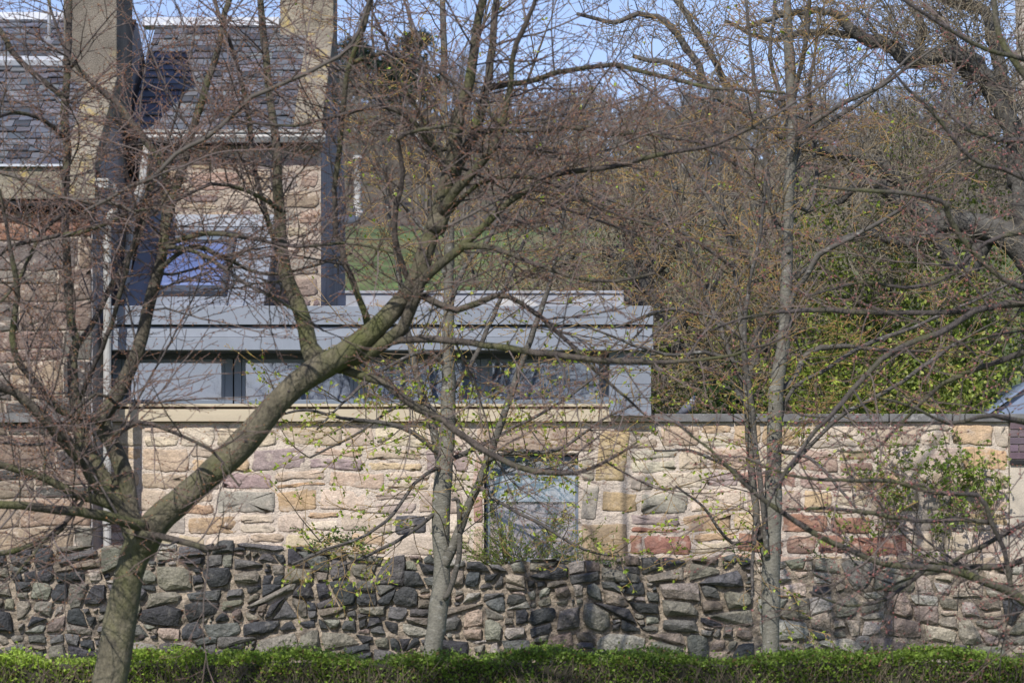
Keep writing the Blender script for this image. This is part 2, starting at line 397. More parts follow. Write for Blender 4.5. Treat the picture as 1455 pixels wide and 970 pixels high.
# ground floor window
def window(parent, x0, x1, z0, z1, Yf, bar, blind_and_sheen, bz, sash=False, reveal=None):
    f = MB(); d0, d1 = Yf, Yf + .07
    f.box(x0, x0+bar, d0, d1, z0, z1); f.box(x1-bar, x1, d0, d1, z0, z1)
    f.box(x0+bar, x1-bar, d0, d1, z1-bar, z1); f.box(x0+bar, x1-bar, d0, d1, z0, z0+bar*1.2)
    fr = f.build('window', M['frame'], parent, bevel=.006)
    g = MB(); g.box(x0+bar-.004, x1-bar+.004, Yf+.03, Yf+.042, z0+bar*1.2-.004, z1-bar+.004); g.build('pane', M['glass'], fr)
    b = MB(); b.box(x0+bar, x1-bar, Yf+.16, Yf+.17, bz, z1-bar); b.build('blind', blind_and_sheen, fr)  # real blind at ground floor only; clerestory gets an added reflection-coloured sheet
    return fr
YG = YW + .14
wv = window(gw, X(690,YW), X(824,YG), Z(800,YG), Z(648,YG), YG, .058, M['blind_green'], Z(712,YG))
b = MB(); b.box(X(695,YG), X(819,YG), YG+.20, YG+.21, Z(796,YG), Z(708,YG)); b.build('lower_blind', mat('grey_blind', (.20,.215,.235), .9, .15, 3), wv)  # added sheet, coloured for the grey reflections in the lower glass
m = MB(); m.box(win[0]-.3, win[1]+.3, YG+1.6, YG+1.65, .3, 3.2); m.box(win[0]-.3, win[1]+.3, YG+.5, YG+1.6, .3, .35)
m.box(X(775,YG+.4), X(806,YG+.4), YG+.35, YG+.4, .8, Z(705,YG)); m.build('room', M['room'], wv)

# brick and harled end of the wall on the far right
bw = thing('boundary_wall', (X(1433,YW)+.8, YW, 0), 'pale harled wall end with a patch of purple brick at the right edge', 'wall')
m = MB(); m.box(X(1434.5,YW), X(1434.5,YW)+2.0, YW - .02, YW + .5, 0, Z(598, YW)); m.build('render', M['pale_wall'], bw)
m = MB(); rr = random.Random(8)
for k in range(5):
    zz = Z(652, YW) + k * .096
    for j in range(9):
        xx = X(1434.5,YW) + (j - .5 * (k % 2)) * .235
        m.box(max(xx, X(1434.5,YW)), xx + .225, YW - .05, YW - .018, zz, zz + .086, jit((.13,.095,.108), rr, .2))
m.box(X(1434.5,YW), X(1434.5,YW)+2.0, YW - .06, YW - .015, Z(660, YW), Z(654, YW), (.02,.02,.02))
m.build('brickwork', M['brick'], bw, bevel=.006)
m = MB(); m.box(X(1434.5,YW), X(1434.5,YW)+2.0, YW - .07, YW + .55, Z(598, YW)+.003, Z(588, YW)); m.build('coping', M['coping'], bw)

# ------------------------------------------------------------ rubble whinstone wall
YR = 38.5
rw = thing('rubble_wall', (0, YR, 0), 'low rough wall of dark whinstone rubble in front of the sandstone wall', 'wall')
def rtop(x):
    px = CX + x / YR * F_PX
    py = np.interp(px, [-60, 60, 150, 350, 520, 640, 700, 850, 1000, 1100, 1300, 1500], [783, 776, 772, 769, 783, 792, 797, 793, 789, 791, 796, 800])
    return Z(py, YR) + .03 * math.sin(x * 5.1) + .02 * math.sin(x * 13.7 + 1)
RX0, RX1 = X(-50, YR), X(1510, YR)
def split_stones(mb, x0, x1, z0, topf, Yf, rr, amin, amax, pick, depth):
    """angular stones: the wall face split again and again by slanting cuts"""
    zt = max(topf(x0 + (x1-x0)*k/40) for k in range(41)) + .05
    stack = []; nb = 4 if amax < .2 else 3
    ph = [rr.uniform(0, 6) for _ in range(nb + 1)]
    def lev(k, x):
        if k == 0: return z0
        if k == nb: return zt
        return z0 + (zt-z0)*k/nb + .06*math.sin(x*1.7+ph[k]) + .035*math.sin(x*4.3+2*ph[k])
    for k in range(nb):
        x = x0
        while x < x1 - .01:
            w = rr.uniform(.45, 1.0); b_ = min(x1, x + w)
            if x1 - b_ < .3: b_ = x1
            tl = rr.uniform(-.09, .09) if b_ < x1 else 0
            t0_ = 0 if x == x0 else last
            stack.append(([(x, lev(k, x)), (b_, lev(k, b_)), (b_ + tl, lev(k+1, b_ + tl)), (x + t0_, lev(k+1, x + t0_))], amin + (amax-amin) * rr.random()**1.6)); x = b_; last = tl
    def area(p): return .5 * abs(sum(p[i][0]*p[(i+1) % len(p)][1] - p[(i+1) % len(p)][0]*p[i][1] for i in range(len(p))))
    while stack:
        p, stop = stack.pop()
        w = max(a for a, b in p) - min(a for a, b in p); h = max(b for a, b in p) - min(b for a, b in p)
        if area(p) > stop or w > 3.2*h or h > 1.3*w:
            cx = sum(q[0] for q in p)/len(p); cz = sum(q[1] for q in p)/len(p); f = rr.uniform(-.22, .22)
            if w / 1.45 > h: nx, nz, off = 1.0, rr.gauss(0, .33), f*w
            else: nx, nz, off = rr.gauss(0, .22), 1.0, f*h
            A, B = [], []
            for i in range(len(p)):
                u, v = p[i], p[(i+1) % len(p)]
                d0 = nx*(u[0]-cx) + nz*(u[1]-cz) - off; d1 = nx*(v[0]-cx) + nz*(v[1]-cz) - off
                (A if d0 <= 0 else B).append(u)
                if d0 * d1 < 0:
                    t = d0/(d0-d1); m_ = (u[0]+(v[0]-u[0])*t, u[1]+(v[1]-u[1])*t); A.append(m_); B.append(m_)
            if len(A) > 2 and len(B) > 2:
                for q in (A, B): stack.append((q, amin + (amax-amin) * rr.random()**1.6))
                continue
        ar = area(p)
        if ar < .0012 or min(b for a, b in p) > topf(p[0][0]) - .02: continue
        p = [(a, min(b, topf(a))) for a, b in p]
        cx = sum(q[0] for q in p)/len(p); cz = sum(q[1] for q in p)/len(p)
        if h < .05 and rr.random() < .4: continue
        gp = .003 + .045 * rr.random()**2.2; sz = math.sqrt(ar); out = []
        for i in range(len(p)):
            u, v = p[i], p[(i+1) % len(p)]; e = math.hypot(v[0]-u[0], v[1]-u[1])
            if e < .02: continue
            cut = rr.choice([.03, .05, .1, .2])
            for k in ((cut, .4, .72) if e > .16 else (cut, .6) if e > .07 else (.35,)):
                x, z = u[0]+(v[0]-u[0])*k, u[1]+(v[1]-u[1])*k; l = math.hypot(x-cx, z-cz) + 1e-6
                q = max(.55, 1 - gp/l) * rr.choice([1, 1, 1, .97, .93, .86]); j = .004 + sz*.022
                out.append((cx+(x-cx)*q + rr.uniform(-j, j), cz+(z-cz)*q + rr.uniform(-j, j)))
        if len(out) > 3: rock_on(mb, out, Yf, depth * (.35 + sz*2.2) * rr.uniform(.55, 1.5), rr, pick(cx, cz, sz*.5, rr))
BAS, BAS2, OLV, BRN, LGR, PNK = (.05,.05,.052), (.105,.10,.094), (.19,.172,.135), (.18,.145,.115), (.27,.245,.205), (.33,.265,.205)
def pick_rub(x, z, r, rr):
    px = CX + x / YR * F_PX
    if px < 640: w = [3.6, 3.2, 2.8, 2, .8, .2]
    elif px < 1070: w = [2, 2.2, 3, 1.8, 2.2, .8]
    else: w = [.3, .5, 2.4, 3.2, 2.8, 3.2]
    if r < .05: w = [1.4, 1.4, 1, 1, 1, 1.2]
    c = jit(rr.choices([BAS, BAS2, OLV, BRN, LGR, PNK], w)[0], rr, .22)
    return tuple(v*1.25 for v in c) if px > 1070 else c
m = MB()
prof_n = 60
for k in range(prof_n):
    a, b = RX0 + (RX1-RX0)*k/prof_n, RX0 + (RX1-RX0)*(k+1)/prof_n
    m.hexa([(a, YR+.03, 0), (b, YR+.03, 0), (b, YR+.5, 0), (a, YR+.5, 0)], [(a, YR+.05, rtop(a)-.04), (b, YR+.05, rtop(b)-.04), (b, YR+.48, rtop(b)-.04), (a, YR+.48, rtop(a)-.04)])
m.build('wall_core', M['rubble_mortar'], rw)
rough_sheet('mortar', RX0, RX1, 0, 1.8, YR + .01, .03, .022, M['rubble_mortar'], rw, top=lambda x: rtop(x) - .03, seed=9)
m = MB(); rr = random.Random(23)
XS = X(1072, YR)
split_stones(m, RX0, XS, .15, rtop, YR, rr, .005, .20, pick_rub, .08)
split_stones(m, XS + .03, RX1, .15, rtop, YR, rr, .012, .30, pick_rub, .045)
m.build('stonework', M['rubble'], rw)

# ------------------------------------------------------------ grey metal extension on the wall
ex = thing('extension', (X(540, YW), YW, 0), 'flat roofed grey zinc extension with a strip of clerestory windows on the sandstone wall', 'building')
ex.location.z = WZ1
m = MB()
EX0, EX1 = X(157, 39.6), X(928, 39.6)
m.box(EX0, EX1, 39.56, 39.64, Z(461, 39.56), Z(434.5, 39.56))
m.hexa([(EX0, 39.60, Z(479,39.6)), (EX1-.01, 39.60, Z(479,39.6)), (EX1-.01, 39.612, Z(464,39.6)), (EX0, 39.612, Z(464,39.6))],
       [(EX0, 39.8, Z(479,39.6)), (EX1-.01, 39.8, Z(479,39.6)), (EX1-.01, 39.8, Z(464,39.6)), (EX0, 39.8, Z(464,39.6))])
m.box(EX0, EX1, 39.585, 39.8, Z(497, 39.585), Z(479.6, 39.6))
for pxs in (250, 470, 690, 860):
    m.box(X(pxs, 39.6)-.007, X(pxs, 39.6)+.007, 39.572, 39.586, Z(496, 39.585), Z(480, 39.6))
    m.box(X(pxs-60, 39.6)-.007, X(pxs-60, 39.6)+.007, 39.548, 39.561, Z(460.5, 39.585), Z(435, 39.6))
m.build('fascia', M['zinc'], ex, bevel=.004)
m = MB(); m.box(EX0, EX1, 39.645, 43.2, Z(462.5, 39.6), Z(436.5, 39.6)); m.box(EX0, X(925,40.05), 39.82, 43.2, Z(498.5, 39.7), Z(462.8, 39.6)); m.build('roof_deck', M['zinc_dark'], ex)
YC = 40.2
m = MB()
m.box(X(160,YC), X(925,40.05), YC+.0, YC+.1, Z(509.5,YC), Z(497.5,YC)); m.build('head_frame', M['zinc_dark'], ex)  # window head darkened: shadow under the fascia put into its colour
for a, b in [(160, 172), (320, 331), (333, 343), (503, 509), (511, 517), (683, 694), (857, 866)]:
    m = MB(); m.box(X(a,YC), X(b,YC), YC-.02, YC+.1, Z(574,YC), Z(509.8,YC)); m.build('mullion', M['frame'], ex, bevel=.004)
for a, b in [(172, 320), (343, 503), (517, 683), (694, 857)]:
    window(ex, X(a,YC)+.002, X(b,YC)-.002, Z(574,YC), Z(509.8,YC), YC, .05, M['blind'], Z(573,YC))
m = MB(); m.box(X(866,39.78), X(925,39.78), 39.78, 43, Z(590,39.78), Z(499,39.78)); m.build('side_panel', M['zinc'], ex)
m = MB()
for k in range(5): m.box(X(868,39.78), X(925,39.78)-.003, 39.774, 39.778, Z(513+k*16,39.78), Z(512.2+k*16,39.78))
m.build('panel_joint', M['zinc'], ex)
m = MB(); m.box(X(158,39.9), X(926,39.9), 39.9, 40.5, Z(598.5,39.9), Z(581,39.9)); m.box(X(158,39.9), X(868,39.9), 39.93, 40.5, Z(577.5,39.93), Z(573.5,39.93)); m.build('sill', M['sill'], ex, bevel=.006)
m = MB(); m.box(X(158,39.9), X(866,39.9), 39.99, 40.5, Z(581.2,39.99), Z(577.2,39.99)); m.build('sill_groove', mat('sill_gap', (.05,.035,.025), .9), ex)
m = MB(); m.box(X(480,43), X(886,43), 43.0, 43.25, Z(440,43), Z(417,43)); m.box(X(480,43), X(886,43), 42.97, 43.28, Z(416.8,43), Z(413,43)); m.build('parapet', M['membrane'], ex)
m = MB(); a, b, c, d = X(700,42.4), X(772,42.4), 42.0, 42.8
zb, zt = Z(440,42.4), Z(421,42.4)
m.hexa([(a,c,zb),(b,c,zb),(b,d,zb),(a,d,zb)], [(a+.2,c+.25,zt),(b-.32,c+.25,zt),(b-.32,d-.25,zt),(a+.2,d-.25,zt)]); m.build('rooflight', M['paint'], ex)
m = MB(); m.box(X(520,42.4), X(560,42.4), 42.1, 42.5, Z(440,42.4), Z(424,42.4)); m.build('vent_box', M['membrane'], ex)
# sloping zinc roof with the rooflight, between the extension and the old house
y0, z0, y1, z1 = 40.0, Z(436,40.0), 42.1, Z(320,42.1)
def sl(px_bottom, t, up=0.0):
    """point on the sloping roof: column given at its bottom edge, t from bottom to top"""
    n = Vector((0, -(z1-z0), y1-y0)).normalized()
    p = Vector((X(px_bottom, y0), y0 + (y1-y0)*t, z0 + (z1-z0)*t)) + n * up
    return tuple(p)
def slab(mb, a, b, t0, t1, u0, u1, col=(1,1,1)):
    mb.hexa([sl(a,t0,u0), sl(b,t0,u0), sl(b,t1,u0), sl(a,t1,u0)], [sl(a,t0,u1), sl(b,t0,u1), sl(b,t1,u1), sl(a,t1,u1)], col)
m = MB(); slab(m, 176, 374, -.02, 1, -.12, 0)
for s in (322, 345): slab(m, s-.7, s+.7, 0, 1, .001, .03)
slab(m, 372.5, 374.5, 0, 1, .001, .03); m.build('sloping_roof', M['zinc'], ex)
m = MB(); q = X(374,40)
m.add([(q-.01,40.0,z0-.3),(q-.01,42.1,z0-.3),(q-.01,42.1,z1-.13),(q-.01,40.0,z0-.14),(q-.05,40.0,z0-.3),(q-.05,42.1,z0-.3),(q-.05,42.1,z1-.13),(q-.05,40.0,z0-.14)],
      [(0,1,2,3),(7,6,5,4),(0,4,5,1),(1,5,6,2),(2,6,7,3),(3,7,4,0)]); m.build('roof_cheek', M['zinc_dark'], ex)  # cheek in darkened zinc, its unlit side put into the colour
f = MB(); a, b, t0, t1 = 206, 318, .12, .86
for (p, q, r, s) in [(a,a+8,t0,t1),(b-8,b,t0,t1),(a+8,b-8,t0,t0+.07),(a+8,b-8,t1-.05,t1)]: slab(f, p, q, r, s, .002, .085)
fr = f.build('roof_window', M['zinc_dark'], ex, bevel=.005)
g = MB(); slab(g, a+7.5, b-7.5, t0+.065, t1-.045, .05, .06); g.build('pane', M['glass'], fr)
g = MB(); slab(g, a+7.5, b-7.5, t0+.065, t1-.045, .012, .018); g.build('blind', M['blind_blue'], fr)  # added sheet carrying the reflected sky in its blue
g = MB(); slab(g, a+8, b-8, t1-.1, t1-.05, .062, .07); g.build('blind_rail', M['frame'], fr)
m = MB(); m.hexa([(X(205,42.05),42.03,Z(322,42.05)),(X(392,42.05),42.03,Z(322,42.05)),(X(392,42.05),42.1,Z(322,42.05)),(X(205,42.05),42.1,Z(322,42.05))],
       [(X(205,42.05),42.12,Z(304,42.05)),(X(392,42.05),42.12,Z(304,42.05)),(X(392,42.05),42.18,Z(304,42.05)),(X(205,42.05),42.18,Z(304,42.05))]); m.build('flashing', M['zinc'], ex)

# ------------------------------------------------------------ slated main house
def slates(mb, x0, x1, e0, e1, rr, rows, w):
    """rows of separate thin slates on the slope from e0=(y,z) eave to e1 ridge"""
    sl_len = math.hypot(e1[0]-e0[0], e1[1]-e0[1]); ux, uz = (e1[0]-e0[0])/sl_len, (e1[1]-e0[1])/sl_len
    def pt(x, s, up): return (x, e0[0] + ux*s - uz*up, e0[1] + uz*s + ux*up)
    step = sl_len / rows
    for k in range(rows):
        x = x0 - rr.uniform(0, w); s0 = k * step
        while x < x1:
            ww = w * rr.uniform(.65, 1.35); a, b = max(x, x0) + .004, min(x + ww, x1) - .004; x += ww
            if b - a < .02: continue
            d0 = rr.uniform(-.035, .03); d1 = d0 + rr.uniform(-.025, .025)
            if rr.random() < .05: d0 -= .03; d1 -= .02
            base = rr.choice([(.105,.112,.13),(.125,.13,.147),(.088,.094,.11),(.15,.153,.163),(.11,.112,.12),(.06,.062,.07)])
            u = .034 + rr.uniform(0, .022)
            mb.hexa([pt(a,s0+d0,u-.014), pt(b,s0+d1,u-.014), pt(b,s0+step*1.5,.002), pt(a,s0+step*1.5,.002)],
                    [pt(a,s0+d0,u+.004), pt(b,s0+d1,u+.004), pt(b,s0+step*1.5,.014), pt(a,s0+step*1.5,.014)], jit(base, rr, .2))
YH = 42.2
hs = thing('slate_house', (X(320,YH), YH+3, 0), 'old stone house with dark slate roof, pale gutter and right gable chimney', 'house')
HX0, HX1 = X(196, YH), X(456, YH)
HZ = Z(203, YH); RY, RZ = 45.3, Z(34, 45.3)
m = MB(); m.box(HX0, HX1, YH + .02, 48.4, 0, HZ)
m.add([(HX1-.3, YH+.02, HZ), (HX1, YH+.02, HZ), (HX1, 48.4, HZ), (HX1-.3, 48.4, HZ), (HX1-.3, RY, RZ-.05), (HX1, RY, RZ-.05)],
      [(0,1,5,4),(1,2,5),(2,3,4,5),(3,0,4),(0,3,2,1)])
m.build('wall', M['harl_grey'], hs)
rough_sheet('mortar', HX0, HX1, Z(440,YH), HZ, YH, .05, .008, mat('house_mortar', (.38,.315,.25), .95, .25, 4, bump=.8, bscale=30, bdist=.03), hs, seed=4)
m = MB(); rr = random.Random(31)
courses(m, HX0, HX1 - .01, Z(440,YH), HZ - .03, YH, rr, (.14, .3), (.25, .6), .05, lambda x, z, r: tuple(c*.8 for c in jit(r.choices([PALE, PINK, TAN, PURP, GREY], [2, 3.4, 3, 1.4, 2])[0], r, .2)), .014, rad=.04, wob=.014)
m.build('stonework', M['stone'], hs, smooth=True)
m = MB(); EAV = (YH - .22, Z(192, YH))
m.hexa([(HX0-.1, EAV[0], EAV[1]-.05), (HX1-.1, EAV[0], EAV[1]-.05), (HX1-.1, RY, RZ-.05), (HX0-.1, RY, RZ-.05)],
       [(HX0-.1, EAV[0], EAV[1]), (HX1-.1, EAV[0], EAV[1]), (HX1-.1, RY, RZ), (HX0-.1, RY, RZ)])
m.hexa([(HX0-.1, 48.5, HZ-.05), (HX1-.1, 48.5, HZ-.05), (HX1-.1, RY+.01, RZ-.05), (HX0-.1, RY+.01, RZ-.05)],
       [(HX0-.1, 48.5, HZ), (HX1-.1, 48.5, HZ), (HX1-.1, RY+.01, RZ), (HX0-.1, RY+.01, RZ)])
rf = m.build('roof', M['black'], hs)
m = MB(); slates(m, HX0 - .1, HX1 - .1, EAV, (RY, RZ), random.Random(7), 17, .27); m.build('slates', M['slate'], rf)
m = MB(); xx = HX0 - .3
while xx < X(398, 45.3):
    b = min(xx + 1.1, X(399, 45.3)); m.hexa([(xx, RY-.2, RZ-.06), (b-.01, RY-.2, RZ-.06), (b-.01, RY+.2, RZ-.06), (xx, RY+.2, RZ-.06)], [(xx, RY-.07, RZ+.09), (b-.01, RY-.07, RZ+.09), (b-.01, RY+.07, RZ+.09), (xx, RY+.07, RZ+.09)]); xx += 1.1
m.build('ridge_capping', M['lead'], rf, bevel=.02)
m = MB(); yg = YH - .3
prof = [(yg-.07, Z(185,yg)), (yg-.07, Z(189,yg)), (yg-.04, Z(191,yg)), (yg-.05, Z(195,yg)), (yg, Z(202,yg)), (yg+.12, Z(202,yg)), (yg+.12, Z(186,yg)), (yg+.09, Z(186,yg)), (yg+.09, Z(199,yg)), (yg-.04, Z(186,yg))]
m.prism_x(prof, X(197,yg), X(462,yg)); m.build('gutter', M['paint'], hs)
m = MB(); m.box(HX0, HX1, YH - .2, YH + .05, HZ - .04, HZ + .05); m.build('eaves_soffit', M['black'], hs)  # soffit strip coloured near-black for the thin shadow below the gutter
# sloped skew stones on the right verge, and the gable chimney
m = MB(); rr = random.Random(3)
for k in range(4):
    s0, s1 = .02 + k*.235, .02 + (k+1)*.235 - .008
    A = lambda s, up: (EAV[0] + (RY-EAV[0])*s, EAV[1] + (RZ-EAV[1])*s + up)
    (ya, za), (yb, zb2) = A(s0, .04), A(s1, .04)
    m.hexa([(HX1-.36, ya, za-.3), (HX1+.03, ya, za-.3), (HX1+.03, yb, zb2-.3), (HX1-.36, yb, zb2-.3)], [(HX1-.36, ya, za+.1), (HX1+.03, ya, za+.1), (HX1+.03, yb, zb2+.12), (HX1-.36, yb, zb2+.12)])
m.build('skew', M['skew'], hs, bevel=.015)
yc = 44.85
m = MB(); m.box(X(398,yc), HX1+.02, yc, yc+.95, Z(92,yc)-.5, Z(-60,yc)); m.box(X(393,yc), HX1+.04, yc-.04, yc+1, Z(98,yc)-.3, Z(62,yc)); m.box(X(390,yc), HX1+.08, yc-.08, yc+1.03, Z(-60,yc)+.002, Z(-72,yc))
ch = m.build('chimney', M['skew'], hs, bevel=.02)
m = MB(); yv = 43.0; xv = X(508.5, yv); rv = .062
m.tube([(xv-.75, yv, Z(312,yv)), (xv-.1, yv, Z(312,yv)), (xv-.02, yv, Z(310,yv)), (xv, yv, Z(304,yv)), (xv, yv, Z(222,yv))], rv, 14)
m.tube([(xv, yv, Z(303,yv)), (xv, yv, Z(297,yv))], rv*1.2, 14); m.tube([(xv, yv, Z(226,yv)), (xv, yv, Z(221,yv))], rv*1.12, 14)
m.build('vent_pipe', mat('weathered_white', (.50,.49,.47), .6, .15, 6), hs, smooth=True)

# ------------------------------------------------------------ left stone house, nearer
YL = 39.05
lh = thing('stone_house', (X(20,YL), YL+2, 0), 'nearer old stone house at the left with slate roof, tall harled chimney and downpipes', 'house')
LX0, LX1 = X(-170, YL), X(131, YL)
m = MB(); LZ = Z(286, YL)
m.box(LX0, LX1, YL + .02, 45.0, 0, LZ); LE = (YL-.12, Z(237, YL-.12)); LR = (41.7, Z(90, 41.7)); LT = (43.8, Z(28, 43.8))
m.add([(LX1, YL+.02, LZ), (LX1, 45, LZ), (LX1, 45, LT[1]-.6), (LX1, LT[0], LT[1]-.05), (LX1, LR[0], LR[1]-.05), (LX1, YL+.02, LE[1]-.1)] +
      [(LX1-.3, YL+.02, LZ), (LX1-.3, 45, LZ), (LX1-.3, 45, LT[1]-.6), (LX1-.3, LT[0], LT[1]-.05), (LX1-.3, LR[0], LR[1]-.05), (LX1-.3, YL+.02, LE[1]-.1)],
      [(0,1,2,3,4,5), (11,10,9,8,7,6)] + [(i, i+6, (i+1) % 6 + 6, (i+1) % 6) for i in range(6)])
m.build('wall', M['harl_grey'], lh)
rough_sheet('mortar', LX0, LX1 - .03, .9, LZ - .12, YL, .05, .006, mat('old_mortar', (.34,.285,.225), .95, .25, 4, bump=.8, bscale=30), lh, seed=14)
BR, BG, BK = (.19,.14,.105), (.15,.128,.11), (.065,.06,.056)
m = MB(); rr = random.Random(41)
def pick_left(x, z, r):
    py = HY - (z - CZ) / YL * F_PX
    if py < 335: return jit((.27,.135,.09), r)
    if x > X(80, YL): return jit(r.choices([BR, BG, BK], [2, 2, 3])[0], r)
    return jit(r.choices([BR, BG, (.30,.23,.16), (.36,.30,.24), BK], [4, 3, 2.2, 1.2, 1])[0], r)
courses(m, LX0, LX1 - .004, .9, Z(306,YL), YL, rr, (.36, .50), (.5, 1.3), .018, pick_left, .018, rad=.012, sneck=.2, wob=.008)
m.build('stonework', M['stone'], lh, smooth=True)
m = MB(); m.box(LX0, LX1+.06, YL - .16, YL + .4, Z(283,YL-.16), Z(238,YL-.16)); m.build('eaves_course', M['skew'], lh, bevel=.015)
m = MB(); m.box(LX0, LX1+.02, YL - .06, YL + .3, Z(304,YL), Z(284,YL)); m.box(LX0, LX1+.05, YL-.22, YL-.05, Z(293,YL-.2), Z(286,YL-.2)); m.build('eaves_shadow_gap', M['black'], lh)  # black strips painted in as the shadow under the eaves course
m = MB(); m.box(LX0, X(100,YL), YL - .22, YL + .1, Z(236.5,YL-.22), Z(233,YL-.22)); m.build('eaves_flashing', M['lead'], lh)
m = MB()
for (p, q) in ((LE, LR), ((LR[0]+.02, LR[1]+.06), LT)):
    m.hexa([(LX0, p[0], p[1]-.06), (LX1-.02, p[0], p[1]-.06), (LX1-.02, q[0], q[1]-.06), (LX0, q[0], q[1]-.06)], [(LX0, p[0], p[1]), (LX1-.02, p[0], p[1]), (LX1-.02, q[0], q[1]), (LX0, q[0], q[1])])
rf = m.build('roof', M['black'], lh)
m = MB(); slates(m, LX0, LX1 - .35, LE, LR, random.Random(17), 17, .22); slates(m, LX0, LX1 - .35, (LR[0]+.02, LR[1]+.06), LT, random.Random(18), 7, .24); m.build('slates', M['slate'], rf)
m = MB()
m.hexa([(LX0, LR[0]-.16, LR[1]-.08), (X(92,41.7), LR[0]-.16, LR[1]-.08), (X(92,41.7), LR[0]+.1, LR[1]+.02), (LX0, LR[0]+.1, LR[1]+.02)],
       [(LX0, LR[0]-.2, LR[1]+.02), (X(92,41.7), LR[0]-.2, LR[1]+.02), (X(92,41.7), LR[0]+.1, LR[1]+.13), (LX0, LR[0]+.1, LR[1]+.13)])
m.build('lead_flashing', M['lead'], rf, bevel=.015); m = MB()
m.hexa([(LX0, LT[0]-.16, LT[1]-.03), (X(92,43.8), LT[0]-.16, LT[1]-.03), (X(92,43.8), LT[0]+.16, LT[1]-.03), (LX0, LT[0]+.16, LT[1]-.03)],
       [(LX0, LT[0]-.05, LT[1]+.1), (X(92,43.8), LT[0]-.05, LT[1]+.1), (X(92,43.8), LT[0]+.05, LT[1]+.1), (LX0, LT[0]+.05, LT[1]+.1)])
m.build('ridge_capping', M['lead'], rf, bevel=.015)
# skew of the gable, chimney
m = MB()
for k in range(4):
    s0, s1 = k*.25, (k+1)*.25 - .006
    ya, za = LE[0]+(LR[0]-LE[0])*s0, LE[1]+(LR[1]-LE[1])*s0; yb, zb2 = LE[0]+(LR[0]-LE[0])*s1, LE[1]+(LR[1]-LE[1])*s1
    m.hexa([(LX1-.33, ya, za-.25), (LX1+.06, ya, za-.25), (LX1+.06, yb, zb2-.25), (LX1-.33, yb, zb2-.25)], [(LX1-.33, ya, za+.13), (LX1+.06, ya, za+.13), (LX1+.06, yb, zb2+.13), (LX1-.33, yb, zb2+.13)])
m.build('skew', M['skew'], lh, bevel=.015)
ych = 41.1; m = MB()
m.box(X(90,ych), LX1+.05, ych, ych+1.7, Z(170,ych), Z(-120,ych)); m.box(X(86,ych), LX1+.08, ych-.05, ych+1.74, Z(-120,ych)+.002, Z(-138,ych))
chl = m.build('chimney', M['harl'], lh, bevel=.02)
m = MB(); ya = 42.6
m.tube([P(70,60,ya), P(70,-120,ya)], .026, 8); m.tube([P(66,52,ya), P(73,66,ya)], .05, 8); m.tube([P(70,20,ya), P(88,24,ya)], .012, 6); m.box(X(76,ya), X(80,ya), ya-.05, ya+.05, Z(24,ya), Z(17,ya)); m.build('aerial_mast', M['metal'], lh)
# downpipes
m = MB(); yp = YL + .16
xp = X(152.5, yp)
m.box(X(134,yp), X(158,yp), YL-.13, YL+.12, Z(271,yp), Z(262,yp)); m.box(X(132,yp), X(159,yp), YL-.15, YL+.14, Z(262,yp)+.002, Z(257.5,yp))
m.build('gutter', M['paint'], lh, bevel=.008)
m = MB()
m.tube([P(158,262,yp-.05), P(166,280,yp), P(164,296,yp), P(153,312,yp), (xp, yp, Z(330,yp)), (xp, yp, .9)], .052, 12)
for yy in (345, 470, 600, 735): m.tube([(xp, yp, Z(yy,yp)), (xp, yp, Z(yy+9,yp))], .064, 12)
m.build('downpipe', M['paint'], lh, smooth=False)
m = MB(); y2 = 40.6
m.tube([P(212,196,y2+1.2), P(206,230,y2+.8), P(203,262,y2), P(196,278,y2)], .06, 12)
m.tube([P(196,272,y2), P(192,277,y2), P(189,285,y2), P(187,292,y2)], [.05,.1,.1,.06], 14)
m.tube([P(188,290,y2), P(184,350,y2), P(178,412,y2), P(178,425,y2)], .055, 12)
m.tube([P(176,421,y2), P(175,427,y2), P(174,434,y2)], [.06,.1,.06], 14)
m.build('downpipe', M['paint'], lh, smooth=False)
m = MB(); m.box(LX0, LX1 + .05, YL - .1, YL + .1, Z(600,YL), Z(587,YL)); m.build('string_course', M['coping'], lh)

# ------------------------------------------------------------ vegetation machinery
def tubes(polys, sides):
    lens = np.array([len(p) for p, _ in polys]); Pt = np.concatenate([np.asarray(p, dtype=float) for p, _ in polys]); Rd = np.concatenate([np.asarray(r, dtype=float) for _, r in polys])
    N = len(Pt); st = np.concatenate([[0], np.cumsum(lens)[:-1]]); pid = np.repeat(np.arange(len(polys)), lens)
    first = np.zeros(N, bool); first[st] = True; last = np.zeros(N, bool); last[st + lens - 1] = True
    nx = Pt[np.where(last, np.arange(N), np.minimum(np.arange(N)+1, N-1))]; pv = Pt[np.where(first, np.arange(N), np.maximum(np.arange(N)-1, 0))]
    T = nx - pv; T /= np.linalg.norm(T, axis=1, keepdims=True) + 1e-9
    main = np.add.reduceat(T, st, axis=0); ax = np.argmin(np.abs(main), axis=1); ref = np.eye(3)[ax][pid]
    U = np.cross(T, ref); U /= np.linalg.norm(U, axis=1, keepdims=True) + 1e-9; Wv = np.cross(T, U)
    a = np.arange(sides) * 2 * np.pi / sides
    V = Pt[:, None, :] + Rd[:, None, None] * (U[:, None, :] * np.cos(a)[None, :, None] + Wv[:, None, :] * np.sin(a)[None, :, None])
    i = np.where(~last)[0]; k = np.arange(sides); k2 = (k + 1) % sides
    Fq = np.stack([i[:, None]*sides + k, i[:, None]*sides + k2, (i[:, None]+1)*sides + k2, (i[:, None]+1)*sides + k], -1).reshape(-1, 4)
    return V.reshape(-1, 3), Fq, np.repeat(Rd, sides)

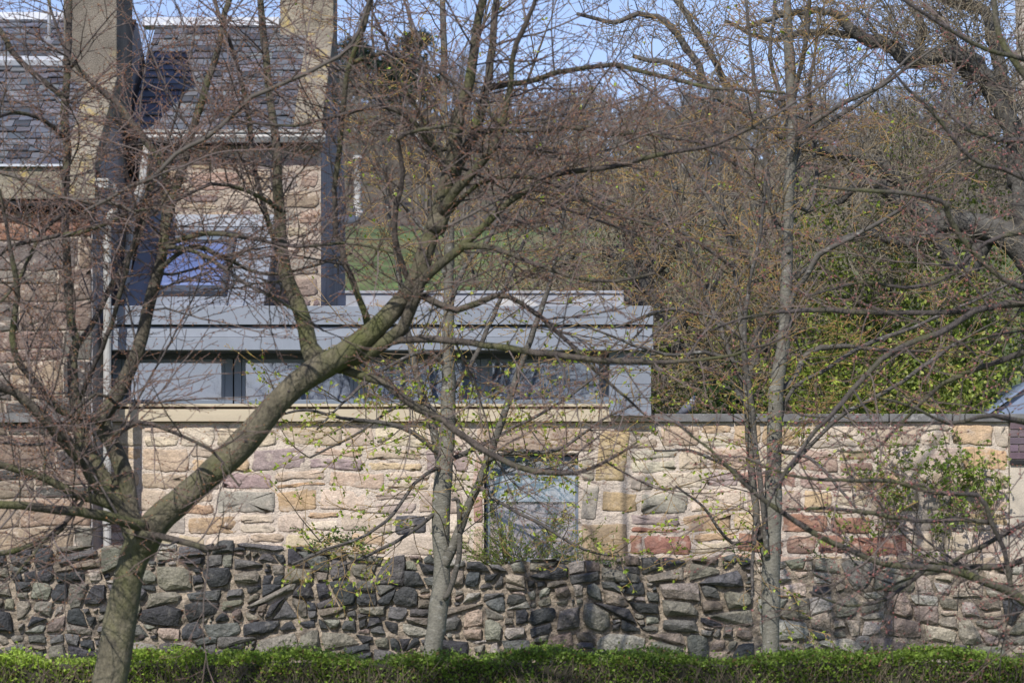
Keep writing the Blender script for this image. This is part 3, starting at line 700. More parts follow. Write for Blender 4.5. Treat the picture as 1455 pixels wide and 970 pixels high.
OCT = np.array([(0,0,0),(.30,.28,0),(.30,0,.28),(.30,-.28,0),(.30,0,-.28),(1,0,0)], dtype=float)
OCTF = np.array([(0,2,1),(0,3,2),(0,4,3),(0,1,4),(1,2,5),(2,3,5),(3,4,5),(4,1,5)])
LEAFV = np.array([(0,0,0),(.42,.30,.07),(1,0,-.05),(.42,-.30,.07)], dtype=float); LEAFF = np.array([(0,2,1),(0,3,2)])
def scatter(tv, tf, pos, dr, size, rs):
    pos = np.asarray(pos, float); dr = np.asarray(dr, float); size = np.asarray(size, float)
    dr = dr / (np.linalg.norm(dr, axis=1, keepdims=True) + 1e-9)
    u = np.cross(dr, rs.normal(size=dr.shape)); u /= np.linalg.norm(u, axis=1, keepdims=True) + 1e-9; w = np.cross(dr, u)
    V = pos[:, None] + size[:, None, None] * (tv[None, :, 0:1]*dr[:, None] + tv[None, :, 1:2]*u[:, None] + tv[None, :, 2:3]*w[:, None])
    Fq = tf[None] + (np.arange(len(pos)) * len(tv))[:, None, None]
    return V.reshape(-1, 3), Fq.reshape(-1, tf.shape[1])
def pick_cols(n, cols, rs, per, spread=.25):
    c = np.array(cols)[rs.randint(0, len(cols), n)] * (1 + rs.uniform(-spread, spread, (n, 1)))
    return np.repeat(c, per, axis=0)

def vadd(a, b, k=1.0): return (a[0]+b[0]*k, a[1]+b[1]*k, a[2]+b[2]*k)
def vnorm(a):
    l = math.sqrt(a[0]*a[0]+a[1]*a[1]+a[2]*a[2]) or 1.0
    return (a[0]/l, a[1]/l, a[2]/l)
def vcross(a, b): return (a[1]*b[2]-a[2]*b[1], a[2]*b[0]-a[0]*b[2], a[0]*b[1]-a[1]*b[0])

class Tree:
    def __init__(s, seed, spec):
        s.r = random.Random(seed); s.rs = np.random.RandomState(seed); s.spec = spec
        s.thick = []; s.thin = []; s.buds = []; s.leaves = []
    def limb(s, pts, Y0, dy=(0, 0), step=.12, wob=.004, fat=1.0):
        """traced limb: (column, row, width in photo pixels) at distance Y0, leaning dy along its length"""
        n = len(pts)
        Q = []
        for i, (a, b, w) in enumerate(pts):
            Y = Y0 + dy[0] + (dy[1]-dy[0]) * i / max(1, n-1)
            Q.append(P(a, b, Y) + (max(.0022, w * fat / 2 / F_PX * Y),))
        Q = np.array(Q); E = np.vstack([2*Q[0]-Q[1], Q, 2*Q[-1]-Q[-2]])
        out = []
        for i in range(1, n):
            p0, p1, p2, p3 = E[i-1], E[i], E[i+1], E[i+2]
            k = max(2, int(np.linalg.norm(p2[:3]-p1[:3]) / step))
            for t in np.arange(k) / k:
                out.append(.5*((2*p1)+(-p0+p2)*t+(2*p0-5*p1+4*p2-p3)*t*t+(-p0+3*p1-3*p2+p3)*t**3))
        out.append(Q[-1]); out = np.array(out)
        out[1:-1, :3] += s.rs.normal(size=(len(out)-2, 3)) * wob
        kn = np.interp(np.arange(len(out)), np.arange(0, len(out)+3, 3), 1 + s.rs.normal(size=len(np.arange(0, len(out)+3, 3)))*.055)
        out[:, 3] = np.maximum(out[:, 3] * (kn if out[0, 3] > .018 else 1), .002)
        if len(out) > 3 and out[0, 3] > .01: out[0, 3] *= 1.15; out[1, 3] *= 1.08
        s.thick.append((out[:, :3], out[:, 3])) if out[0, 3] > .018 else s.thin.append((out[:, :3], out[:, 3]))
        return out
    def side(s, out, spacing, t0=.1, lenf=18., lmin=.45, lmax=1.5, up=.1, lev=1, rmax=.05):
        """lateral branches along a traced limb"""
        r = s.r; acc = r.uniform(0, spacing)
        for i in range(1, len(out)):
            d = out[i, :3] - out[i-1, :3]; L = float(np.linalg.norm(d)); acc += L
            if i / len(out) < t0 or out[i, 3] > rmax: acc = min(acc, spacing); continue
            while acc > spacing:
                acc -= spacing * r.uniform(.6, 1.4)
                T = vnorm(tuple(d)); v = vnorm((r.gauss(0,1), r.gauss(0,1), r.gauss(0,.75)+up)); pr = vnorm(vcross(T, vcross(v, T)))
                a = r.uniform(.75, 1.35)
                dd = vnorm(vadd(tuple(x*math.cos(a) for x in T), pr, math.sin(a)))
                Ln = min(lmax, max(lmin, .35 + float(out[i, 3]) * lenf)) * r.uniform(.5, 1.15)
                s.grow(tuple(out[i, :3]), dd, Ln, min(float(out[i, 3])*.6, .003 + Ln * .0045), lev)
    def tip(s, out, L, lev=1):
        d = vnorm(tuple(out[-1, :3] - out[-3, :3])); s.grow(tuple(out[-1, :3]), d, L, float(out[-1, 3]), lev)
    def grow(s, p, d, L, r0, lev):
        sp = s.spec[lev]; r = s.r
        n = max(2, int(round(L / sp['seg']))); st = L / n
        r1 = max(sp['rmin'], r0 * sp.get('taper', .35)); pts = [p]; rad = [r0]; dirs = [d]
        for i in range(n):
            w = sp['wander']
            d = vnorm((d[0]+r.gauss(0, w), d[1]+r.gauss(0, w), d[2]+r.gauss(0, w)+sp['trop']*(1 if i > n*.4 else sp.get('droop', 1))))
            p = vadd(p, d, st); pts.append(p); rad.append(r0 + (r1-r0)*(i+1)/n); dirs.append(d)
        (s.thick if r0 > .018 else s.thin).append((pts, rad))
        if lev + 1 < len(s.spec):
            sp2 = s.spec[lev+1]; gap = sp['gap']; k = 1 if r.random() < .5 else -1; x = gap * r.uniform(.4, 1.2) + L * sp.get('bare', .12)
            while x < L:
                i = min(n-1, int(x / st)); f = x/st - i; q = vadd(pts[i], dirs[i+1], f * st); T = dirs[i+1]
                sd = vnorm(vcross(T, (r.gauss(0,.5), r.gauss(0,.5), 1))); a = r.uniform(*sp['ang'])
                if sp.get('round'): ph = r.uniform(0, 6.283); up2 = vcross(sd, T); sd = vadd(tuple(c*math.cos(ph) for c in sd), up2, math.sin(ph)); k = 1
                dd = vnorm(vadd(tuple(c*math.cos(a) for c in T), sd, k*math.sin(a))); k = -k
                rl = L * sp['ratio'] * (1.1 - .6 * x / L) * r.uniform(.55, 1.2); rl = max(sp2['lmin'], min(sp2['lmax'], rl))
                rr0 = max(sp2['rmin'], min((r0 + (r1-r0)*x/L) * .62, sp2['r']))
                s.grow(q, dd, rl, rr0, lev+1); x += gap * r.uniform(.6, 1.5)
        if sp.get('bud'):
            x = sp['bud'] * .6; k = 1
            while x < L:
                i = min(n-1, int(x/st)); q = vadd(pts[i], dirs[i+1], x - i*st); T = dirs[i+1]
                sd = vnorm((r.gauss(0,1), r.gauss(0,1), r.gauss(0,1)))
                s.node(q, vnorm(vadd(T, sd, .9))); x += sp['bud'] * r.uniform(.7, 1.3)
            s.node(p, d, True)
    leaf_p = 0.0; leaf_top = 1e9; leaf_size = (.02, .035); bud_size = (.010, .018)
    def node(s, q, d, end=False):
        r = s.r
        if r.random() < s.leaf_p * max(.10, min(1, (s.leaf_top - q[2]) / 1.0)):
            for _ in range(r.choice([1, 2, 2, 3])): s.leaves.append((q, vnorm((d[0]+r.gauss(0,.6), d[1]+r.gauss(0,.6), d[2]+r.gauss(0,.6)-.4)), r.uniform(*s.leaf_size)))
        else: s.buds.append((q, d, r.uniform(*s.bud_size)))
    def build(s, root, bark, twig_cols, bud_cols=None, leaf_cols=None, sides=10, trunk_name='trunk', bark_cols=((.018, (.085,.077,.066)), (.1, (.085,.078,.068)))):
        """twig_cols: list of (radius, colour) from thin to thick"""
        if s.thick:
            closed = []
            for p, q in s.thick:                                   # round off both ends
                p = np.asarray(p, float); q = np.asarray(q, float); a = p[0]-p[1]; b = p[-1]-p[-2]
                a = a/(np.linalg.norm(a)+1e-9)*q[0]*.35; b = b/(np.linalg.norm(b)+1e-9)*q[-1]*.35
                closed.append((np.vstack([p[0]+a, p[0]+a*.7, p, p[-1]+b*.7, p[-1]+b]), np.concatenate([[.0005, q[0]*.7], q, [q[-1]*.7, .0005]])))
            V, Fq, rad = tubes(closed, sides)
            bc = np.array([c for _, c in bark_cols]); arr_obj(trunk_name, V, Fq, bark, root, vcol=np.stack([np.interp(rad, [a for a, _ in bark_cols], bc[:, k]) for k in range(3)], 1), smooth=True)
        if s.thin:
            V, Fq, rad = tubes(s.thin, 5)
            rr_ = [a for a, _ in twig_cols]; cc = np.array([c for _, c in twig_cols])
            vc = np.stack([np.interp(rad, rr_, cc[:, k]) for k in range(3)], 1)
            tone = np.repeat(s.rs.uniform(.7, 1.3, len(s.thin)), [len(p)*5 for p, _ in s.thin])
            arr_obj('twigs', V, Fq, M['twig'], root, vcol=vc * tone[:, None], smooth=True)
        if s.buds and bud_cols:
            V, Fq = scatter(OCT, OCTF, [b[0] for b in s.buds], [b[1] for b in s.buds], [b[2] for b in s.buds], s.rs)
            arr_obj('buds', V, Fq, M['bud'], root, vcol=pick_cols(len(s.buds), bud_cols, s.rs, 6))
        if s.leaves and leaf_cols:
            V, Fq = scatter(LEAFV, LEAFF, [b[0] for b in s.leaves], [b[1] for b in s.leaves], [b[2] for b in s.leaves], s.rs)
            arr_obj('leaves', V, Fq, M['leaf'], root, vcol=pick_cols(len(s.leaves), leaf_cols, s.rs, 4))

LONG = dict(seg=.13, wander=.075, trop=.012, droop=-.3, rmin=.0035, gap=.16, ang=(.45, .95), ratio=.42, bare=.12)
LIME = [dict(seg=.09, r=.008, lmin=.35, lmax=1.2, wander=.10, trop=.03, droop=-.6, rmin=.0030, gap=.10, ang=(.6, 1.05), ratio=.42, bare=.1),
        dict(seg=.06, wander=.13, trop=.02, rmin=.0020, r=.0042, lmin=.16, lmax=.7, gap=.17, ang=(.5, .95), ratio=.42, bud=.06),
        dict(seg=.06, wander=.12, trop=.04, rmin=.0019, r=.0027, lmin=.10, lmax=.32, bud=.055, ang=(.5,.9))]

def tree(name, base, label, cat='tree', group=None): return thing(name, base, label, cat, group)

# ------------------------------------------------------------ foreground lime tree, left
exec_y = 25.0
t1 = Tree(101, [LONG] + LIME); Y1 = exec_y; t1.bud_size = (.011, .020)
tr = t1.limb([(146,1092,74),(149,1060,60),(152,1010,52),(156,965,48),(170,885,43),(184,815,42),(196,775,46),(206,748,42)], Y1, wob=.003)
big = []
A = t1.limb([(200,775,42),(222,742,41),(270,698,38),(345,628,36),(420,545,35),(465,517,37),(530,470,31),(590,402,27),(611,335,24),(640,240,20),(652,165,18),(667,115,15),(677,50,13),(687,0,12),(696,-60,10),(702,-140,7)], Y1, (0,-.6))
big.append((A, .13, .36))
B = t1.limb([(618,325,24),(634,290,19),(650,238,17),(673,191,16),(690,132,13),(700,66,11),(705,0,10),(710,-90,7)], Y1-.4, (0,.7)); big.append((B, .14, .05))
C = t1.limb([(628,300,14),(650,268,14),(687,228,12),(713,185,10),(726,115,8),(733,63,8),(759,7,6),(770,-50,4)], Y1-.4, (0,-.8)); big.append((C, .14, .1))
D = t1.limb([(462,524,16),(525,500,21),(571,465,19),(591,419,17),(611,386,15),(650,356,13),(703,306,11),(746,273,9),(788,248,8),(838,241,8),(892,233,7),(932,221,6),(1020,205,5),(1090,168,4)], Y1, (-.1,-1.2)); big.append((D, .13, .15))
E = t1.limb([(480,525,12),(500,505,13),(545,487,11),(620,483,10),(690,490,10),(720,494,10),(786,504,9),(852,511,8),(908,513,8),(951,514,7),(1017,508,5),(1066,496,4),(1116,478,3)], Y1, (0,-1.4)); big.append((E, .16, .1))
G = t1.limb([(472,515,12),(492,526,12),(545,544,11),(580,572,11),(630,598,10),(681,636,9),(711,651,8),(759,669,8),(821,671,6),(860,655,5),(905,628,3)], Y1, (0,-.9)); big.append((G, .17, .1))
H = t1.limb([(452,516,30),(440,490,26),(426,438,22),(410,402,20),(400,352,17),(391,198,12),(383,132,11),(373,33,10),(370,0,9),(366,-90,6)], Y1, (0,.6)); big.append((H, .13, .12))
I = t1.limb([(410,402,10),(403,375,9),(380,313,8),(360,231,7),(353,158,7),(333,82,6),(310,16,5),(295,-40,4)], Y1+.2, (0,.5)); big.append((I, .14, .1))
J = t1.limb([(524,470,12),(518,445,10),(499,392,9),(485,356,9),(475,297,8),(482,214,8),(487,158,8),(497,89,7),(518,40,6),(530,-20,5),(536,-80,3)], Y1, (0,-.7)); big.append((J, .13, .1))
K = t1.limb([(585,410,8),(566,360,8),(561,317,8),(572,247,7),(565,198,7),(600,185,5),(640,178,4)], Y1-.2, (0,-.6)); big.append((K, .15, .1))
L_ = t1.limb([(206,770,38),(197,752,30),(186,731,27),(179,679,26),(159,629,24),(145,597,25),(172,551,22),(195,498,20),(211,442,18),(224,389,17),(233,340,14),(238,310,13),(261,231,12),(287,142,11),(307,79,9),(317,33,8),(325,0,8),(335,-80,5)], Y1, (0,.5)); big.append((L_, .12, .3))
M1 = t1.limb([(232,335,12),(236,275,13),(234,238,12),(211,205,11),(185,172,10),(165,145,9),(132,119,8),(99,82,6),(89,59,5),(74,20,4),(60,-30,3)], Y1+.3, (0,.6)); big.append((M1, .13, .1))
N1 = t1.limb([(146,600,14),(120,592,12),(86,584,11),(59,554,11),(30,518,10),(17,478,9),(25,420,8),(20,379,8),(10,330,5),(0,270,4)], Y1, (0,-.7)); big.append((N1, .12, .1))
O1 = t1.limb([(196,770,34),(180,728,29),(169,708,29),(142,676,27),(122,634,23),(108,580,17),(102,511,15),(109,485,14),(99,445,13),(96,379,12),(92,317,12),(95,214,12),(92,165,11),(96,82,10),(99,0,9),(101,-90,6)], Y1, (0,.9)); big.append((O1, .13, .3))
P1 = t1.limb([(104,500,9),(112,488,10),(139,445,9),(165,395,9),(188,356,8),(205,313,7),(216,262,6),(240,200,4),(262,120,3)], Y1+.5, (0,.6)); big.append((P1, .13, .1))
Q1 = t1.limb([(112,575,6),(119,554,7),(145,494,7),(165,438,7),(185,362,6),(205,290,5),(212,220,4)], Y1+.4, (0,-.9)); big.append((Q1, .14, .1))
R1 = t1.limb([(198,748,20),(142,694,18),(124,664,18),(100,637,18),(80,614,17),(60,592,16),(20,556,13),(-20,545,11),(-70,520,7)], Y1, (0,-.9)); big.append((R1, .13, .2))
S1 = t1.limb([(208,748,17),(190,744,16),(148,733,15),(85,723,14),(0,716,12),(-60,712,9)], Y1, (-.1,-.9)); big.append((S1, .16, .2))
T1 = t1.limb([(178,730,14),(156,716,14),(110,702,13),(63,680,12),(0,659,10),(-60,640,7)], Y1, (0,-.5)); big.append((T1, .16, .2))
U1 = t1.limb([(196,758,12),(207,759,12),(254,767,10),(296,778,8),(321,776,5)], Y1, (-.15,-.5)); big.append((U1, .2, .5))
V1 = t1.limb([(-20,800,8),(0,786,8),(42,776,8),(80,759,7),(97,733,6),(112,700,5)], Y1+.6, (0,0)); big.append((V1, .2, .1))
for pts, dy in [([(-30,20,8),(0,43,9),(17,73,9),(50,106,8),(86,135,8),(96,150,6)], (.4,.5)),
                ([(-30,252,5),(0,244,7),(50,261,7),(83,281,7),(132,287,7),(165,290,6),(205,310,5)], (-.4,-.2)),
                ([(-30,362,6),(0,359,7),(17,349,7),(59,339,7),(115,330,6),(158,316,6),(198,290,5),(232,262,5)], (-.6,-.1)),
                ([(120,300,4),(155,284,6),(185,264,6),(215,254,7),(251,218,7),(290,198,7),(327,168,7),(360,139,7),(413,115,7),(459,92,6),(499,66,6),(525,0,5),(540,-50,3)], (-.5,-.9)),
                ([(694,126,8),(744,117,8),(788,105,8),(833,97,7),(873,92,7),(912,102,6),(959,113,6),(1010,126,5),(1050,127,4),(1116,132,3)], (0,-1.0)),
                ([(676,192,8),(700,186,8),(746,186,7),(779,185,7),(813,181,7),(863,189,6),(907,189,5),(959,197,4),(1020,207,4),(1090,212,2.5)], (0,-.8)),
                ([(660,350,9),(700,352,8),(752,372,7),(810,392,6),(870,400,5),(930,388,4)], (-.6,-1.2)),
                ([(600,420,9),(650,440,9),(705,420,8),(740,430,7),(790,470,6),(840,520,5),(890,566,4),(930,600,3)], (-.3,-.6)),
                ([(235,348,7),(290,332,7),(345,338,6),(420,350,5),(490,345,4),(560,360,3)], (-.2,-.8)),
                ([(232,352,6),(262,352,6),(300,370,6),(345,400,5),(400,430,4),(460,470,3)], (-.2,-.9)),
                ([(225,385,6),(270,350,6),(310,362,6),(370,388,5),(430,382,4),(500,360,3)], (-.2,.4)),
                ([(640,250,7),(615,200,6),(590,150,6),(560,100,5),(545,50,4),(520,0,3)], (-.4,.2)),
                ([(500,90,6),(545,75,6),(600,92,5),(650,120,5),(700,165,4),(760,215,3)], (-.3,-.9)),
                ([(640,300,7),(680,262,6),(740,250,6),(800,268,5),(865,300,4),(930,320,3)], (-.2,-1.3)),
                ([(655,200,7),(620,215,7),(590,175,6),(540,150,6),(480,165,5),(420,180,4),(360,175,3)], (-.2,-.8)),
                ([(400,300,6),(350,270,6),(300,262,5),(240,290,4),(190,300,3)], (0,-.7)),
                ([(95,300,6),(60,330,6),(30,390,5),(0,430,4)], (.1,-.6)),
                ([(96,200,6),(60,170,6),(20,160,5),(-20,170,4)], (.3,-.4)),
                ([(160,620,7),(195,600,7),(240,612,5),(300,640,4),(340,690,3)], (0,-.7)),
                ([(130,690,6),(105,730,5),(60,770,4),(20,820,3)], (-.1,-.8)),
                ([(146,598,7),(165,575,6),(135,560,5),(90,600,4),(65,650,4),(62,690,3)], (-.2,-.9))]:
    big.append((t1.limb(pts, Y1, dy), .10, .08))
for o, spc, t0 in big:
    t1.side(o, spc*.95, max(t0, .12), rmax=.05, up=.15, lmax=1.3)
    t1.side(o, .42, .2, rmax=.07, up=.25, lmin=1.2, lmax=2.3, lenf=40, lev=0)
for o in (A, B, C, D, H, I, J, L_, M1, O1, P1): t1.tip(o, .9)
for (px, py, r) in [(193,812,.034),(168,862,.026),(203,905,.022)]:
    c = np.array(P(px, py, Y1)); rl = .118
    t1.thick.append(([tuple(c + np.array((0, -rl + .012*k, 0))) for k in range(5)], [.001, r*.8, r, r*1.15, r*1.3]))
for o, k, r in ((A, 9, .028), (A, 13, .022), (L_, 5, .022), (L_, 9, .02), (O1, 6, .022), (H, 4, .02)):
    c = o[k, :3]; q = float(o[k, 3])
    for j in range(1): t1.thick.append(([tuple(c + np.array((.25*q, -q*1.06 + .009*i, .1*q))) for i in range(5)], [.001, r*.7, r*.95, r*1.15, r*1.4]))
root1 = tree('lime_tree', (float(tr[0,0]), Y1, 0), 'thick trunked lime tree in the foreground left, forking low into spreading red budded limbs')
t1.build(root1, M['bark1'], [(.0018, (.165,.11,.092)), (.004, (.14,.108,.095)), (.009, (.09,.076,.07)), (.018, (.095,.082,.068))],
         [(.27,.12,.05), (.22,.085,.05), (.32,.17,.07), (.16,.07,.05)], [(.22,.27,.04)], sides=14, bark_cols=((.015, (.075,.06,.054)), (.045, (.095,.08,.06)), (.09, (.125,.108,.072)), (.2, (.15,.132,.09))))

# ------------------------------------------------------------ foreground tree whose trunk stands outside the frame on the right
LIME4 = [dict(LIME[0], gap=.14), dict(LIME[1], gap=.22, bud=.085), dict(LIME[2], bud=.075)]
t4 = Tree(404, [LONG] + LIME4); Y4 = 24.0; t4.bud_size = (.016, .030)
tk = t4.limb([(1600,1100,70),(1598,1000,62),(1590,900,56),(1580,820,52),(1570,700,46),(1550,560,38),(1535,420,30),(1510,250,24),(1470,130,13),(1441,86,11),(1421,50,10),(1411,0,9),(1405,-80,6)], Y4)
br = []
for pts, dy in [([(1565,640,16),(1490,320,9),(1455,254,7),(1398,234,7),(1365,211,6),(1335,172,6),(1293,129,5),(1260,90,3)], (0,-.5)),
                ([(1530,340,10),(1480,215,7),(1455,200,7),(1418,198,7),(1378,185,6),(1349,162,5),(1320,130,3)], (0,.5)),
                ([(1520,280,9),(1480,100,7),(1455,83,7),(1418,76,7),(1378,59,7),(1329,30,6),(1283,0,5),(1240,-40,4)], (0,-.7)),
                ([(1560,600,14),(1500,430,10),(1451,409,9),(1401,379,8),(1362,330,8),(1345,300,8),(1339,287,7),(1286,274,6),(1220,271,5),(1160,262,3)], (0,-.6)),
                ([(1552,560,13),(1500,445,10),(1451,432,9),(1369,442,8),(1286,445,8),(1187,442,8),(1121,442,6),(1055,452,4),(1010,470,3)], (0,.3)),
                ([(1560,600,13),(1500,440,10),(1455,430,10),(1385,442,9),(1352,465,9),(1286,491,9),(1253,511,8),(1213,554,8),(1161,611,7),(1118,666,5),(1090,720,3)], (0,-.9)),
                ([(1585,900,22),(1500,870,16),(1455,852,14),(1427,837,13),(1368,814,12),(1317,805,10),(1254,801,8),(1224,788,8),(1161,759,8),(1106,725,7),(1055,683,6),(1010,640,4),(960,600,3)], (0,-.4)),
                ([(1580,820,18),(1500,785,10),(1455,795,9),(1419,805,9),(1351,803,8),(1326,801,6),(1270,830,4),(1215,800,3)], (0,.4)),
                ([(1575,770,16),(1500,728,9),(1455,744,8),(1419,763,8),(1376,784,7),(1347,803,5)], (.2,0)),
                ([(1452,853,8),(1436,831,8),(1427,780,7),(1406,738,7),(1389,704,7),(1326,700,6),(1266,683,6),(1195,683,5),(1118,674,4),(1060,650,2.5)], (0,-.5)),
                ([(1410,742,6),(1364,738,6),(1309,740,6),(1241,729,6),(1170,722,5),(1118,723,4)], (-.1,-.3)),
                ([(1455,500,8),(1400,520,7),(1340,545,6),(1290,590,5),(1240,640,4),(1190,640,3)], (0,.6)),
                ([(1455,330,7),(1400,345,6),(1350,392,6),(1290,410,5),(1230,400,4),(1150,420,3)], (0,.2)),
                ([(1460,600,8),(1410,590,7),(1350,600,5),(1290,575,4),(1230,560,3)], (0,-.7)),
                ([(1320,803,6),(1260,850,5),(1200,860,4),(1150,840,3)], (.1,-.3))]:
    br.append(t4.limb(pts, Y4, dy))
for o in br:
    t4.side(o, .19, .05, rmax=.05, up=.1, lmax=1.1)
    t4.side(o, .85, .15, rmax=.06, up=.25, lmin=1.0, lmax=1.9, lenf=40, lev=0)
root4 = tree('lime_tree', (float(tk[0,0]), Y4, 0), 'pink budded tree reaching in from the right edge, its long branches crossing low', 'tree')
t4.build(root4, M['bark1'], [(.0018, (.16,.105,.09)), (.004, (.13,.10,.087)), (.009, (.09,.078,.07)), (.018, (.10,.085,.07))],
         [(.30,.11,.10), (.26,.09,.08), (.36,.17,.13), (.20,.08,.07)], [(.22,.27,.04)], sides=12, bark_cols=((.015, (.072,.06,.057)), (.04, (.095,.082,.068)), (.15, (.14,.12,.09))))

# ------------------------------------------------------------ the two slim trees between hedge and wall
YOUNG = [LONG, dict(seg=.10, r=.009, lmin=.4, lmax=1.2, wander=.10, trop=.02, droop=-.3, rmin=.0030, gap=.15, ang=(.5, 1.0), ratio=.42, bare=.15),
         dict(seg=.07, wander=.14, trop=.03, rmin=.0024, r=.0050, lmin=.15, lmax=.7, gap=.17, ang=(.5, .95), ratio=.4, bud=.11),
         dict(seg=.05, wander=.18, trop=.05, rmin=.0022, r=.0032, lmin=.06, lmax=.25, bud=.07, ang=(.5,.9))]
OCHRE = [(.0022, (.33,.205,.065)), (.0036, (.22,.15,.07)), (.006, (.10,.083,.066)), (.012, (.095,.083,.07)), (.02, (.12,.11,.09))]
GREENS = [(.30,.40,.045), (.38,.44,.07), (.23,.33,.035), (.40,.40,.10)]
Y2 = 34.0
t2 = Tree(202, YOUNG); t2.leaf_p = .7; t2.leaf_top = 4.6; t2.leaf_size = (.034, .062); t2.bud_size = (.016, .028)
tr2 = t2.limb([(606,1018,44),(610,970,34),(614,928,28),(622,873,27),(628,820,26),(626,750,25),(630,678,25),(635,615,22),(637,560,20),(637,494,17),(638,412,16),(638,330,15),(635,230,12),(631,148,10),(631,66,9),(629,0,8),(628,-90,6)], Y2)
b2 = []
for pts, dy, tp in [([(630,805,14),(635,797,14),(656,742,13),(681,683,12),(698,640,11),(720,577,10),(740,518,9),(760,465,8),(783,395,7),(799,313,6),(812,240,4)], (0,-.6), .8),
                ([(630,668,12),(626,661,12),(614,602,11),(604,577,11),(591,524,10),(578,465,9),(571,422,8),(560,340,7),(545,260,6),(538,150,5),(530,60,4)], (0,.6), .8),
                ([(632,650,8),(618,640,8),(588,615,7),(550,602,6),(487,594,5),(436,583,4),(390,590,3)], (0,-.7), 0),
                ([(634,655,7),(639,653,7),(677,636,6),(732,606,5),(790,575,4),(850,530,4),(915,465,3)], (0,.5), 0),
                ([(628,668,6),(618,666,6),(588,687,5),(559,729,5),(521,759,4),(466,780,4),(415,801,3)], (0,-.9), 0),
                ([(628,720,6),(600,745,5),(560,770,5),(520,790,4),(480,805,3)], (0,-.4), 0),
                ([(637,560,8),(668,520,7),(700,450,6),(730,380,5),(760,300,4),(800,190,3)], (0,.8), .6),
                ([(690,655,6),(730,640,6),(790,640,5),(850,600,4),(900,575,3)], (-.3,-.9), 0),
                ([(680,690,6),(720,720,5),(770,745,5),(830,780,4),(880,790,3)], (-.3,-.9), 0),
                ([(637,440,8),(660,380,7),(700,330,6),(720,250,5),(735,160,4),(770,60,3)], (0,.4), .6),
                ([(638,400,7),(610,340,6),(580,300,5),(540,250,4),(500,170,3)], (0,-.5), .5),
                ([(634,230,6),(665,160,6),(672,90,5),(690,20,4)], (0,.5), .5),
                ([(632,150,6),(600,90,5),(580,20,4)], (0,.3), .5),
                ([(637,520,7),(600,500,6),(555,520,5),(500,560,4),(450,610,3)], (0,-.8), 0),
                ([(635,600,6),(600,570,5),(560,580,5),(500,620,4),(440,650,3)], (0,.6), 0)]:
    o = t2.limb(pts, Y2, dy); b2.append(o)
    if tp: t2.tip(o, tp)
for o in b2:
    t2.side(o, .14, .05, rmax=.06, lmax=1.2, up=.2)
    t2.side(o, .6, .2, rmax=.06, up=.3, lmin=1.0, lmax=2.0, lenf=40, lev=0)
t2.side(tr2, .16, .5, rmax=.09, lmin=.7, lmax=1.5, up=.25)
t2.tip(tr2, 1.2)
st2 = t2.limb([(632,850,8),(640,836,8),(652,792,8),(653,750,7.5),(652,716,7),(648,709,6),(642,710,4)], Y2, (-.1,-.2), wob=.001)
root2 = tree('young_lime_tree', (float(tr2[0,0]), Y2, 0), 'slim pale trunk in the centre, knots near its foot, leafing beside the wall window')
for (px, py, r) in [(621,858,.042),(619,887,.03),(612,912,.04)]:
    a = np.arange(9)
    c = np.array(P(px, py, Y2)); pts = [tuple(c + np.array((0, -.085 + .012*k, 0)) * 1.0) for k in range(4)]
    t2.thick.append((pts, [.001, r*.9, r, r*1.1]))
t2.build(root2, M['bark2'], OCHRE, [(.36,.24,.08), (.30,.19,.06), (.40,.33,.12)], GREENS, sides=12, bark_cols=((.018, (.075,.066,.058)), (.045, (.115,.105,.085)), (.09, (.165,.155,.125))))

